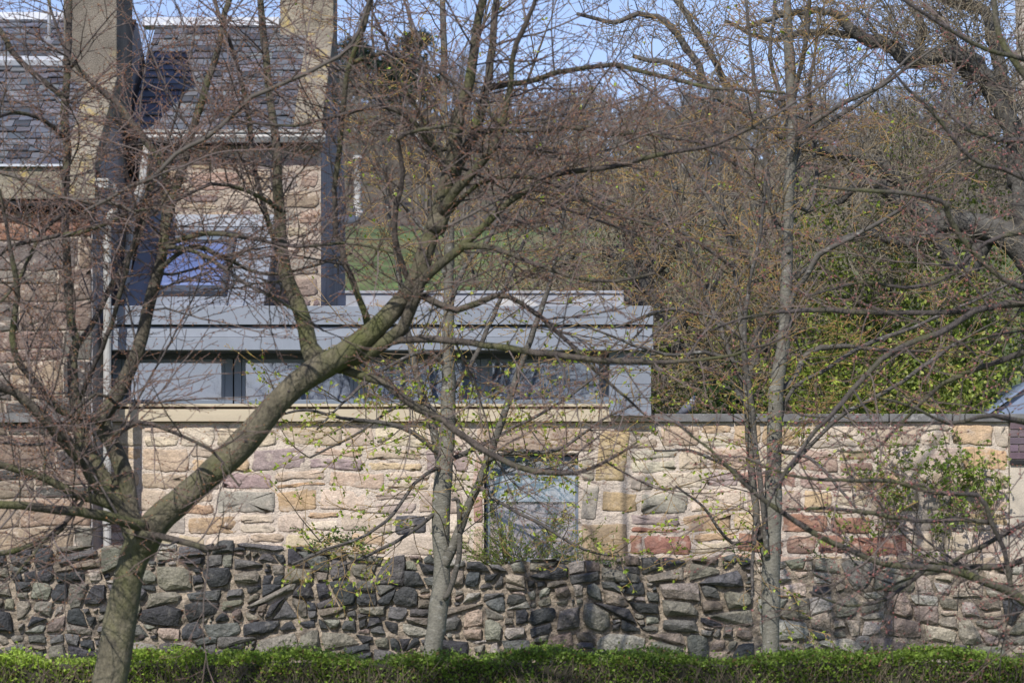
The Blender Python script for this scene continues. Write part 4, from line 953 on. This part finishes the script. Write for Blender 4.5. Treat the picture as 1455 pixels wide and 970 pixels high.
t3 = Tree(303, YOUNG); t3.leaf_top = 4.6; t3.leaf_p = .5; t3.leaf_size = (.032, .058); t3.bud_size = (.016, .028)
tr3 = t3.limb([(1098,1018,42),(1096,970,32),(1095,932,27),(1095,856,27),(1097,771,26),(1099,687,25),(1101,602,23),(1104,544,21),(1114,478,19),(1118,379,18),(1120,285,16),(1126,198,15),(1123,99,14),(1119,33,13),(1118,0,12),(1114,-90,9)], Y2)
b3 = []
for pts, dy, tp in [([(1096,835,12),(1089,797,12),(1076,738,11),(1068,666,11),(1063,602,10),(1060,551,9),(1059,513,9),(1054,478,8),(1052,443,8),(1043,379,7),(1033,330,6),(1020,240,5),(1010,120,4)], (0,.4), .8),
                ([(1090,790,8),(1082,700,8),(1074,640,8),(1066,560,8),(1058,500,7),(1062,420,6),(1080,330,5),(1090,230,4)], (-.1,-.5), .5),
                ([(1066,600,8),(1063,577,8),(1053,537,7),(1037,504,7),(1024,465,7),(1000,412,6),(981,353,6),(958,280,5),(940,200,4),(930,110,3)], (0,.7), .7),
                ([(1104,560,8),(1124,428,7),(1144,395,8),(1164,362,8),(1194,346,7),(1260,310,6),(1299,283,5),(1350,240,4)], (0,-.6), .5),
                ([(1098,700,9),(1118,567,6),(1180,521,6),(1220,495,6),(1260,478,6),(1299,465,5),(1395,422,4),(1440,400,3)], (0,.5), .3),
                ([(1098,720,9),(1110,680,7),(1187,597,6),(1220,577,6),(1270,550,6),(1335,504,5),(1390,470,3)], (0,-.4), .3),
                ([(1104,560,9),(1130,535,9),(1150,500,9),(1200,492,7),(1260,498,5),(1330,500,3)], (0,.9), .3),
                ([(1122,240,8),(1134,195,7),(1154,175,7),(1207,142,6),(1253,122,5),(1290,95,4)], (0,-.7), .6),
                ([(1122,260,7),(1138,210,6),(1187,168,6),(1240,132,5),(1286,86,4)], (0,.5), .5),
                ([(1124,180,8),(1108,130,7),(1094,80,6),(1100,20,5),(1105,-40,4)], (0,.3), .5),
                ([(1124,150,7),(1145,60,7),(1150,0,6),(1153,-60,4)], (0,-.4), .5),
                ([(1118,350,8),(1095,290,7),(1085,200,6),(1070,100,5),(1060,0,4)], (0,-.4), .6),
                ([(1120,280,7),(1145,300,6),(1160,250,6),(1150,130,5),(1160,60,4)], (0,.5), .5),
                ([(1060,520,6),(1000,500,6),(960,505,5),(900,490,4),(850,470,3)], (.1,-.6), .3),
                ([(1055,480,6),(1010,450,5),(950,440,5),(890,460,4)], (.2,.6), .3),
                ([(1042,380,6),(1000,350,5),(950,320,5),(880,290,4),(820,270,3)], (.2,-.5), .5),
                ([(1030,320,6),(990,260,5),(930,190,4),(870,150,3)], (.2,.5), .5),
                ([(1096,760,6),(1040,770,5),(1000,720,4),(960,690,3)], (0,-.6), 0),
                ([(1070,690,6),(1030,660,5),(980,640,4),(930,640,3)], (.1,-.5), 0),
                ([(1074,735,6),(1070,790,5),(1068,850,4)], (-.1,-.4), 0),
                ([(1098,640,6),(1150,650,5),(1190,690,4),(1230,740,3)], (0,-.7), 0)]:
    o = t3.limb(pts, Y2, dy); b3.append(o)
    if tp: t3.tip(o, tp)
for o in b3:
    t3.side(o, .17, .05, rmax=.06, lmax=1.3, up=.2)
    t3.side(o, 1.0, .2, rmax=.06, up=.3, lmin=1.0, lmax=2.1, lenf=40, lev=0)
t3.side(tr3, .14, .45, rmax=.09, lmin=.7, lmax=1.6, up=.25)
t3.tip(tr3, 1.2)
root3 = tree('young_lime_tree', (float(tr3[0,0]), Y2, 0), 'tall slim grey trunk with a dark side stem, ochre twigs, right of the wall window')
for (px, py, r) in [(1098,846,.035),(1119,358,.03)]:
    c = np.array(P(px, py, Y2)); t3.thick.append(([tuple(c + np.array((0, -.085 + .012*k, 0))) for k in range(4)], [.001, r*.9, r, r*1.1]))
t3.build(root3, M['bark2'], OCHRE, [(.36,.24,.08), (.30,.19,.06), (.34,.14,.10)], GREENS, sides=12, bark_cols=((.018, (.075,.066,.058)), (.045, (.115,.105,.085)), (.09, (.165,.155,.125))))

# ------------------------------------------------------------ old gnarled fruit trees behind the wall
OLD = [dict(seg=.14, wander=.20, trop=.02, rmin=.006, gap=.16, ang=(.6, 1.3), ratio=.5, bare=.08, round=True),
       dict(seg=.09, wander=.24, trop=.05, rmin=.0042, r=.009, lmin=.25, lmax=.9, gap=.12, ang=(.6, 1.2), ratio=.45, bare=.05, round=True),
       dict(seg=.07, wander=.26, trop=.06, rmin=.0035, r=.005, lmin=.10, lmax=.40, ang=(.5,1), bud=.14)]
GREYS = [(.0034, (.23,.19,.125)), (.006, (.17,.148,.115)), (.012, (.15,.135,.11)), (.02, (.12,.11,.095))]
YA = 46.5
ta = Tree(505, OLD); ta.leaf_p = .0; ta.bud_size = (.02, .035)
tra = ta.limb([(1530,945,60),(1525,700,52),(1510,520,46),(1490,420,42),(1451,350,36),(1405,326,32),(1352,313,28),(1330,320,24),(1310,300,24),(1286,287,22),(1253,264,18),(1220,257,14),(1190,290,9)], YA, wob=.012, fat=1.2)
ba = []
for pts, dy in [([(1480,400,30),(1455,300,24),(1451,215,22),(1435,178,22),(1411,132,22),(1392,102,21),(1362,79,20),(1336,79,18),(1293,86,17),(1270,69,15),(1240,59,13),(1213,46,12),(1197,26,11),(1180,16,9),(1120,20,7),(1060,40,5)], (0,-.5)),
                ([(1448,260,22),(1440,190,17),(1431,149,16),(1418,86,16),(1408,56,15),(1405,30,15),(1388,10,14),(1345,0,12),(1300,-30,9)], (0,.6)),
                ([(1400,330,24),(1372,386,18),(1335,346,17),(1299,284,15),(1266,244,13),(1240,228,12),(1187,218,12),(1138,208,11),(1091,178,10),(1040,150,9),(1000,120,7),(950,90,6),(900,80,5)], (.2,-.8)),
                ([(1400,110,13),(1370,100,12),(1355,60,9),(1330,20,7)], (-.3,.5)),
                ([(1300,84,12),(1310,40,9),(1290,0,7)], (-.2,.4)),
                ([(1270,72,10),(1230,52,8),(1150,45,7),(1090,55,5),(1030,30,4)], (0,.4)),
                ([(1352,313,14),(1290,345,11),(1230,330,9),(1180,345,7),(1130,330,5)], (0,-.6)),
                ([(1000,122,9),(985,80,8),(955,40,7),(920,20,6),(870,30,5),(820,20,4)], (-.4,-.6)),
                ([(1050,155,9),(1000,60,7),(960,0,6)], (-.4,.4))]:
    ba.append(ta.limb(pts, YA, dy, wob=.015, fat=1.3))
for o in ba + [tra]: ta.side(o, .085 if o[-1, 2] > 7.5 else .22, .06, rmax=.17, lmin=.8, lmax=2.2, lenf=16, up=.3, lev=0)
roota = tree('old_fruit_tree', (float(tra[0,0]), YA, 0), 'old gnarled bare tree with thick lichen grey limbs arching over the wall at the right')
ta.build(roota, M['bark3'], GREYS, [(.10,.07,.05), (.15,.10,.06)], None, sides=12)

YB = 44.5
tb = Tree(606, OLD); tb.leaf_p = .08; tb.leaf_size = (.04, .06); tb.bud_size = (.02, .034)
trb = tb.limb([(1076,966,30),(1072,760,26),(1064,640,24),(1054,579,24),(1040,560,24),(1005,525,23),(982,502,22),(956,490,22),(947,462,20),(935,434,19),(922,412,19),(905,398,20),(899,372,21),(896,348,19),(895,334,11)], YB, wob=.012)
bb = []
for pts, dy in [([(935,440,12),(880,425,10),(820,420,8),(760,440,6),(720,460,4)], (0,-.4)),
                ([(905,395,12),(870,360,10),(830,350,9),(790,380,8),(760,410,6)], (0,.6)),
                ([(897,350,10),(880,310,9),(850,280,8),(800,250,6),(740,250,4)], (0,-.5)),
                ([(897,345,10),(920,300,9),(900,240,8),(870,190,6),(850,150,4)], (0,.5)),
                ([(905,400,10),(950,370,9),(980,320,8),(1000,260,6),(1010,200,4)], (0,.3)),
                ([(960,492,12),(975,450,11),(1000,430,9),(1020,390,7)], (0,-.5)),
                ([(985,505,12),(1000,470,11),(995,440,9),(1010,400,7)], (0,.5)),
                ([(1050,570,14),(1070,520,12),(1080,460,10),(1110,410,8),(1150,380,6)], (0,.4)),
                ([(920,412,9),(935,350,8),(960,280,6),(950,220,4)], (0,.4)),
                ([(940,460,9),(925,500,8),(945,540,6)], (0,-.4))]:
    bb.append(tb.limb(pts, YB, dy, wob=.012, fat=1.25))
for o in bb + [trb]: tb.side(o, .085, .06, rmax=.13, lmin=.6, lmax=1.8, lenf=16, up=.3, lev=0)
rootb = tree('old_fruit_tree', (float(trb[0,0]), YB, 0), 'leaning old tree with a knobbly stub head rising behind the right end of the extension')
tb.build(rootb, M['bark3'], GREYS, [(.16,.11,.06), (.22,.16,.06)], [(.2,.26,.04)], sides=12)

# bare trees further back, a full thicket of grey twigs
BARE = [dict(seg=.3, wander=.10, trop=.06, rmin=.02, gap=.55, ang=(.45, 1.0), ratio=.62, bare=.12, round=True),
        dict(seg=.2, wander=.16, trop=.05, rmin=.008, r=.05, lmin=1.0, lmax=3.0, gap=.19, ang=(.5, 1.1), ratio=.45, bare=.1, round=True),
        dict(seg=.13, wander=.20, trop=.05, rmin=.0055, r=.014, lmin=.4, lmax=1.3, gap=.16, ang=(.5, 1.1), ratio=.42, round=True),
        dict(seg=.10, wander=.22, trop=.05, rmin=.005, r=.0065, lmin=.15, lmax=.55, ang=(.5,1))]
for seed, px, Yt, H_, lab in [(71, 790, 52, 8.2, 'bare many twigged tree behind the flat roof, just right of the centre trunk'),
                              (72, 1010, 56, 9.6, 'bare rounded tree behind the wall, between the centre trunk and the right slim trunk'),
                              (73, 1215, 54, 8.4, 'bare tree behind the wall, to the right of the right slim trunk'),
                              (75, 900, 50.5, 7.4, 'low bare tree close behind the right end of the flat roof'),
                              (76, 1120, 51, 9.0, 'bare tree close behind the wall, right behind the tall slim trunk'),
                              (77, 1400, 57, 9.0, 'bare tree behind the wall, beside the climbing pole'),
                              (74, 660, 60, 8.0, 'bare tree on the lawn behind the flat roof, behind the centre trunk')]:
    tt = Tree(seed, BARE); x = X(px, Yt)
    pts = [(x, Yt, 0)]; rad = [.16]; d = (0, 0, 1); hh = 2.0 if seed != 74 else 3.0
    for k in range(6):
        pts.append((x + tt.r.gauss(0, .05), Yt + tt.r.gauss(0, .05), hh*(k+1)/6)); rad.append(.16 - .012*k)
    tt.thick.append((pts, rad))
    for k in range(8):
        a = k * 2.4 + tt.r.uniform(-.3, .3); e = tt.r.uniform(.25, 1.0)
        tt.grow(pts[-1 - (k % 2)], vnorm((math.cos(a)*e, math.sin(a)*e, 1)), (H_ - hh) * tt.r.uniform(.65, 1.0), .075, 0)
    rt = tree('bare_tree', (x, Yt, 0), lab, group='bare trees behind the wall')
    tt.build(rt, M['bark3'], [(.005, (.20,.165,.115)), (.01, (.16,.138,.105)), (.02, (.13,.118,.10))], sides=7)

# ------------------------------------------------------------ leafy shrubs behind the wall
def leafy(name, label, x, y, w, h, d, n, size, cols, seed, z0=0., stems=9, group=None, cat='shrub', lobes=9, stemcol=(.11,.09,.065)):
    t = Tree(seed, [dict(seg=.2, wander=.12, trop=.03, rmin=.004)]); r = t.r
    for k in range(stems):
        a = r.uniform(0, 6.28); q = r.uniform(.1, .8)
        t.grow((x + r.uniform(-.1,.1)*w, y + r.uniform(-.1,.1)*d, z0), vnorm((math.cos(a)*q*w/h, math.sin(a)*q*d/h, 1)), h * r.uniform(.7, 1.0), .006 + .012*h/3, 0)
    cen = []
    for k in range(lobes):
        u = r.uniform(.25, .92); s = math.sin(math.pi * min(.95, u + .08)) ** .6
        a = r.uniform(0, 6.28); q = math.sqrt(r.random()) * s
        cen.append((x + math.cos(a)*q*w*.42, y + math.sin(a)*q*d*.42, z0 + h*u, r.uniform(.16, .3)))
    rs = t.rs
    C = np.array(cen); idx = rs.randint(0, lobes, n); v = rs.normal(size=(n, 3)); v /= np.linalg.norm(v, axis=1, keepdims=True)
    rad = rs.uniform(.35, 1.0, n) ** .6
    sc = np.stack([C[idx, 3]*w, C[idx, 3]*d, C[idx, 3]*h], 1)
    pos = C[idx, :3] + v * rad[:, None] * sc; pos[:, 2] = np.maximum(pos[:, 2], z0 + .03)
    dr = v * .7 + rs.normal(size=(n, 3)) * .6 + np.array((0, 0, -.1))
    tone = rs.uniform(.6, 1.25, lobes)[idx]
    root = thing(name, (x, y, z0), label, cat, group)
    V, Fq = scatter(LEAFV, LEAFF, pos, dr, rs.uniform(size[0], size[1], n), rs)
    vc = pick_cols(n, cols, rs, 4) * np.repeat(tone, 4)[:, None]
    arr_obj('foliage', V, Fq, M['leaf'], root, vcol=vc)
    V, Fq, rd = tubes(t.thick + t.thin, 5)
    arr_obj('stems', V, Fq, M['twig'], root, vcol=np.tile(np.array(stemcol), (len(V), 1)), smooth=True)
    return root
YGR = [(.19,.25,.035), (.28,.34,.055), (.12,.17,.03), (.34,.36,.09)]
DGR = [(.025,.05,.014), (.035,.07,.018), (.05,.085,.02)]
for k, (px, Ys, w, h, d, n, cols, lab) in enumerate([
        (965, 47.5, 2.0, 5.2, 1.6, 5000, YGR, 'bright green shrub behind the wall beside the extension end'),
        (1065, 49.0, 2.4, 6.0, 1.8, 6500, YGR, 'bright green shrub behind the wall, left of the tall slim trunk'),
        (1180, 48.5, 2.8, 7.2, 2.0, 9500, YGR, 'tall yellow green shrub behind the wall, right of the tall slim trunk'),
        (1300, 49.5, 2.8, 8.2, 2.0, 11000, YGR, 'largest yellow green shrub behind the wall under the gnarled limbs'),
        (1410, 48.0, 2.6, 8.0, 1.8, 9000, YGR, 'tall green shrub behind the wall next to the climbing pole'),
        (1020, 43.2, 1.9, 4.3, .9, 3500, DGR, 'dark evergreen bush close behind the wall coping near the pigeon'),
        (1180, 43.6, 2.4, 4.9, .9, 5000, YGR, 'broad leafy bush close behind the coping, right of the slim trunk'),
        (1330, 44.0, 2.6, 5.3, .9, 6000, YGR, 'broad leafy bush close behind the coping below the gnarled limbs')]):
    leafy('shrub', lab, X(px, Ys), Ys, w, h, d, n, (.055, .10), cols, 800 + k, lobes=26)

# bushy shrub by the window, climber on the wall, ivy on the rubble
BG = [(.20,.30,.045), (.26,.36,.06), (.16,.25,.04), (.30,.34,.09)]
SG = [(.12,.18,.03), (.17,.23,.04), (.09,.14,.025), (.22,.25,.06)]
t = Tree(77, [dict(seg=.09, wander=.10, trop=-.02, rmin=.0026, gap=.10, ang=(.5,1.0), ratio=.35, bare=.1, round=True), dict(seg=.05, wander=.2, trop=.05, rmin=.0022, r=.003, lmin=.1, lmax=.35, bud=.02)])
t.leaf_p = 1.0; t.leaf_size = (.016, .03); t.bud_size = (.006, .01)
ys = 39.3; xs_ = X(742, ys)
for k in range(62):
    a = t.r.uniform(-1.35, 1.3)
    t.grow((xs_ + t.r.uniform(-.25,.3), ys + t.r.uniform(-.1,.2), 1.45), vnorm((math.sin(a), t.r.uniform(-.25,.15), math.cos(a)*.75)), t.r.uniform(.6, 1.2), .006, 0)
for k in range(6): t.thin.append(([(xs_+.05*k-.1, ys, 0), (xs_+.06*k-.15, ys, .6), (xs_+.07*k-.2, ys, 1.25)], [.012, .01, .007]))
rt = thing('shrub', (xs_, ys, 0), 'small leaved bushy shrub growing in front of the ground floor window', 'shrub')
t.build(rt, M['bark3'], [(.002, (.16,.13,.07)), (.006, (.11,.09,.07)), (.012, (.1,.085,.07))], None, BG[:3] + SG)

t = Tree(78, [dict(seg=.09, wander=.3, trop=.06, rmin=.003, gap=.13, ang=(.5,1.1), ratio=.4, bare=.15), dict(seg=.06, wander=.25, trop=.03, rmin=.0025, r=.003, lmin=.12, lmax=.45, bud=.035)])
t.leaf_p = 1.0; t.leaf_size = (.04, .07)
yk = 39.82
for k in range(44):
    px = t.r.choice([1225, 1250, 1275, 1300, 1320, 1340, 1355, 1370, 1385, 1400, 1415]); h0 = Z(t.r.uniform(690, 800), yk)
    t.grow((X(px + t.r.uniform(-15,15), yk), yk - t.r.uniform(0,.1), h0), vnorm((t.r.uniform(-.5,.4), t.r.uniform(-.1,.0), 1)), t.r.uniform(.5, 1.15), .006, 0)
for px in (1300, 1345, 1385): t.thin.append(([(X(px,yk), yk, 0), (X(px+5,yk), yk-.02, .9), (X(px-4,yk), yk, 1.9), (X(px+6,yk), yk, 2.5)], [.014, .012, .009, .006]))
rt = thing('climbing_plant', (X(1345,yk), yk, 0), 'green leaved climber growing up the sandstone wall at the right', 'climber')
t.build(rt, M['bark3'], [(.002, (.25,.2,.1)), (.006, (.16,.13,.09)), (.014, (.1,.085,.07))], None, BG)

def trail(name, label, cx, cy, wpx, n, Yc, seed, size=(.03,.055), cols=((.045,.09,.02),(.08,.14,.03),(.13,.19,.04))):
    t = Tree(seed, [dict(seg=.07, wander=.3, trop=-.12, rmin=.0025, bud=.035)]); t.leaf_p = 1.0; t.leaf_size = size
    for k in range(n):
        t.grow((X(cx + t.r.uniform(-wpx, wpx), Yc), Yc - t.r.uniform(-.25, .12), Z(cy, Yc) + t.r.uniform(-.02, .06)), vnorm((t.r.uniform(-1, 1), t.r.uniform(-.5, .05), t.r.uniform(-.2, .5))), t.r.uniform(.2, .5), .004, 0)
    rt = thing(name, (X(cx,Yc), Yc, Z(cy,Yc)), label, 'plant')
    t.build(rt, M['bark3'], [(.002, (.12,.10,.06)), (.006, (.1,.085,.06))], None, cols)
trail('ivy', 'ivy trailing over the top of the rubble wall left of the centre trunk', 485, 772, 42, 26, 38.5, 91)
trail('ivy', 'sparse ivy sprigs on the rubble wall top right of the window', 905, 796, 60, 14, 38.5, 92, (.02,.04))
trail('ivy', 'low green creeper on the rubble wall top near the right slim trunk', 1030, 792, 40, 9, 38.5, 93, (.02,.04))
trail('ivy', 'little green tuft on the rubble wall top below the climber', 1190, 795, 45, 12, 38.5, 94, (.02,.04))

# ------------------------------------------------------------ clipped hedge in front
YHg = 27.5; HT = Z(934, YHg)
hg = thing('hedge', (0, YHg + .5, 0), 'low clipped green hedge running along the bottom in front of the walls', 'hedge')
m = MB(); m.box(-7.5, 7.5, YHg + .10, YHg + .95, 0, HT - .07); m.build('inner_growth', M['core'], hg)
rs = np.random.RandomState(55); n = 80000
xx = rs.uniform(-5.6, 5.6, n); top = rs.random(n) < .55
yy = np.where(top, rs.uniform(0, 1.05, n), np.abs(rs.normal(0, .05, n))); bump_ = .035*np.sin(xx*2.1+.6) + .03*np.sin(xx*5.3+np.sin(xx)) + .025*np.sin(xx*13+yy*4) + .02*np.sin(xx*29+yy*9)
zz = np.where(top, HT - np.abs(rs.normal(0, .035, n)) + bump_, HT - .5 + (.5 + bump_)*rs.random(n)**.8)
stray = rs.random(n) < .04; zz = np.where(top & stray, zz + rs.uniform(.02, .09, n), zz)
yy = yy + .03*np.sin(xx*4.1) * (~top)
patch = .5 + .5*np.sin(xx*1.3 + 2.2) + .3*np.sin(xx*3.7) - np.clip((HT - .12 - zz) / .25, 0, 1) * .9
keep = top | (rs.random(n) < np.clip(.75 + .5*patch, .4, 1)); xx, yy, zz, top, patch = xx[keep], yy[keep], zz[keep], top[keep], patch[keep]; n = len(xx)
pos = np.stack([xx, YHg + .06 + yy, zz], 1)
dr = np.stack([rs.normal(0, .7, n), np.where(top, rs.normal(0, .7, n), -.7 + rs.normal(0, .5, n)), rs.normal(.35, .5, n)], 1)
V, Fq = scatter(LEAFV, LEAFF, pos, dr, rs.uniform(.02, .044, n), rs)
left = np.clip((-1.6 - xx) / 1.2, 0, 1)[:, None]
base = np.array((.16,.235,.035)) * (1 - left) + np.array((.27,.37,.05)) * left
base = np.where(rs.random((n, 1)) < .07, np.array((.20,.13,.06)), base)
vc = np.repeat(base * rs.uniform(.5, 1.7, (n, 1)), 4, axis=0)
arr_obj('leaves', V, Fq, M['leaf'], hg, vcol=vc)
tw = []
r = random.Random(4)
for k in range(2600):
    x = r.uniform(-5.5, 5.5); y = YHg + r.uniform(.03, .14); z = r.uniform(.25, HT - .05)
    d = (r.gauss(0, .5), r.gauss(-.15, .2), 1); L = r.uniform(.08, .22)
    tw.append(([(x, y, z), (x + d[0]*L*.5 + r.gauss(0,.008), y + d[1]*L*.5, z + L*.5), (x + d[0]*L, y + d[1]*L, z + L)], [.003, .0025, .0018]))
V, Fq, rd = tubes([q for q in tw if q[0][2][2] < HT + .01], 3); arr_obj('stems', V, Fq, M['twig'], hg, vcol=np.tile(np.array((.20,.155,.11)), (len(V), 1)))

# ------------------------------------------------------------ pigeon, pole, shed
pg = thing('pigeon', P(975, 588, YW + .12), 'grey wood pigeon perched on the wall coping beside the extension', 'bird')
ctr = [(0,.0,.0,.004),(.018,0,.012,.022),(.055,0,.03,.032),(.10,0,.055,.05),(.15,0,.095,.064),(.19,0,.135,.06),(.215,0,.175,.042),(.225,0,.205,.03),(.232,0,.225,.03),(.245,0,.24,.024),(.262,0,.243,.012),(.285,0,.238,.003)]
b0 = Vector(P(975, 588, YW + .12)) + Vector((-.14, 0, -.02)); m = MB()
cols = [(.05,.055,.07),(.06,.065,.08),(.12,.13,.16),(.17,.18,.22),(.19,.20,.25),(.20,.19,.24),(.45,.46,.48),(.10,.12,.16),(.09,.11,.15),(.09,.10,.14),(.5,.35,.15)]
m.tube([tuple(b0 + Vector(c[:3])) for c in ctr], [c[3] for c in ctr], 12)
m.c = [tuple(x*.62 for x in cols[min(i // 12, 10)]) for i in range(len(m.f))]
bd = m.build('body', M['pigeon'], pg, smooth=True)
blm = mat('bird_leg', (.35,.12,.10))
for q in (-.02, .02):
    m = MB(); m.tube([tuple(b0 + Vector((.13, q, .06))), tuple(b0 + Vector((.135, q, .02))), tuple(b0 + Vector((.165, q, .018)))], .006, 6)
    m.build('leg', blm, pg)

yp = 50.0
pl = thing('utility_pole', (X(1468, yp), yp, 0), 'pale weathered wooden pole with metal climbing steps at the right edge', 'pole')
m = MB(); m.tube([(X(1468,yp), yp, 0), (X(1466,yp), yp, Z(300,yp)), (X(1458,yp), yp, Z(0,yp)), (X(1455,yp), yp, Z(-150,yp))], [.19, .185, .18, .17], 18); m.build('post', M['wood'], pl, smooth=True)
for py in (20, 113, 206):
    m = MB(); xa, xb = X(1418,yp), X(1446,yp)
    m.box(xa, xb, yp-.03, yp+.03, Z(py+3,yp), Z(py-1,yp)); m.tube([(xa+.05, yp, Z(py+2,yp)), (X(1445,yp), yp, Z(py+28,yp))], .012, 6); m.tube([(X(1444,yp), yp-.01, Z(py+24,yp)), (X(1444,yp), yp-.01, Z(py+32,yp))], .04, 8)
    m.build('climbing_step', M['metal'], pl)

ysd = 47.0
sh = thing('shed', (X(1470,ysd), ysd+1, 0), 'garden shed with pale blue roof showing above the wall at the right edge', 'shed')
m = MB(); m.box(X(1402,ysd), X(1560,ysd), ysd, ysd+2.4, 0, Z(596,ysd)); m.build('wall', M['pale_wall'], sh)
m = MB(); a = X(1396,ysd); b = X(1470,ysd); c = X(1566,ysd)
m.hexa([(a, ysd-.1, Z(594,ysd)), (b, ysd-.1, Z(541,ysd)), (b, ysd+2.5, Z(541,ysd)), (a, ysd+2.5, Z(594,ysd))], [(a, ysd-.1, Z(590,ysd)), (b, ysd-.1, Z(537,ysd)), (b, ysd+2.5, Z(537,ysd)), (a, ysd+2.5, Z(590,ysd))])
m.hexa([(b+.004, ysd-.1, Z(541,ysd)), (c, ysd-.1, Z(594,ysd)), (c, ysd+2.5, Z(594,ysd)), (b+.004, ysd+2.5, Z(541,ysd))], [(b+.004, ysd-.1, Z(537,ysd)), (c, ysd-.1, Z(590,ysd)), (c, ysd+2.5, Z(590,ysd)), (b+.004, ysd+2.5, Z(537,ysd))])
m.add([(a+.1, ysd-.02, Z(592,ysd)), (c-.1, ysd-.02, Z(592,ysd)), (b, ysd-.02, Z(541.5,ysd)), (a+.1, ysd+.03, Z(592,ysd)), (c-.1, ysd+.03, Z(592,ysd)), (b, ysd+.03, Z(541.5,ysd))], [(0,1,2),(5,4,3),(0,3,4,1),(1,4,5,2),(2,5,3,0)])
m.build('roof', M['shed_roof'], sh)

# ------------------------------------------------------------ far bare wood on the hill, and pines on the ridge
FAR = [dict(seg=.9, wander=.08, trop=.08, rmin=.03, gap=.55, ang=(.5, 1.0), ratio=.6, bare=.1, round=True),
       dict(seg=.6, wander=.14, trop=.08, rmin=.016, r=.05, lmin=.9, lmax=2.6, gap=.42, ang=(.5, 1.0), ratio=.45, round=True),
       dict(seg=.4, wander=.2, trop=.06, rmin=.013, r=.022, lmin=.4, lmax=1.1, ang=(.5,1))]
protos = []
for k in range(3):
    t = Tree(900 + k, FAR); t.thick.append(([(0,0,-.3), (.05,0,1.0), (0,.05,2.0)], [.14,.12,.10]))
    for q in range(7):
        a = q*2.4 + k; e = t.r.uniform(.15, .9)
        t.grow((0, 0, 1.4 + .1*q), vnorm((math.cos(a)*e, math.sin(a)*e, 1)), t.r.uniform(2.6, 4.6), .06, 0)
    protos.append(tubes(t.thick + t.thin, 3)[:2])
Vs, Fs, Cs = [], [], []; off = 0; r = random.Random(66)
for k in range(330):
    Yt = 118 + 140 * r.random() ** .8; px = r.uniform(-40, 1500)
    if 200 < px < 440: continue
    x = X(px, Yt); sc = r.uniform(.6, 1.15); V, Fq = protos[k % 3]
    if px < 120: sc *= .5
    a = r.uniform(0, 6.28); ca, sa = math.cos(a), math.sin(a)
    Q = np.stack([V[:,0]*ca - V[:,1]*sa, V[:,0]*sa + V[:,1]*ca, V[:,2]], 1) * sc + np.array((x, Yt, hill_z(x, Yt) - .1))
    Vs.append(Q); Fs.append(Fq + off); off += len(Q)
    Cs.append(np.tile(np.array(r.choice([(.13,.112,.09), (.15,.13,.10), (.115,.105,.092), (.135,.115,.092)])), (len(Q), 1)))
wd = arr_obj('woodland', np.concatenate(Vs), np.concatenate(Fs), M['twig'], None, vcol=np.concatenate(Cs))
tag(wd, 'brown leafless wood covering the far hillside', 'woodland', kind='stuff')
def pine(px, Yt, h, w, seed, lab):
    r = random.Random(seed); rs = np.random.RandomState(seed); x = X(px, Yt); zb = hill_z(x, Yt) - .1
    rt = thing('pine_tree', (x, Yt, zb), lab, 'tree', 'pines on the ridge')
    m = MB(); m.tube([(x, Yt, zb), (x+.1, Yt, zb+h*.5), (x, Yt, zb+h*.95)], [.22, .15, .04], 8); m.build('trunk', M['bark3'], rt)
    pos = []
    for k in range(26):
        u = r.uniform(.35, 1.0); a = r.uniform(0, 6.28); q = w * .5 * (1.05 - u)**.6 * r.uniform(.3, 1)
        c = (x + math.cos(a)*q, Yt + math.sin(a)*q, zb + h*u)
        pos.append(np.array(c) + rs.normal(size=(120, 3)) * np.array((.45, .45, .22)))
    pos = np.concatenate(pos); n = len(pos)
    V, Fq = scatter(LEAFV, LEAFF, pos, rs.normal(size=(n,3)), rs.uniform(.2, .4, n), rs)
    arr_obj('crown', V, Fq, M['leaf'], rt, vcol=pick_cols(n, [(.018,.035,.02),(.028,.05,.026)], rs, 4))
pine(505, 215, 6.5, 4.5, 1, 'dark pine on the ridge close to the right gable chimney')
pine(592, 205, 7.5, 5.5, 2, 'dark broad pine on the ridge left of the centre trunk')
pine(556, 212, 5.5, 4.0, 3, 'small dark pine on the ridge between two larger pines')
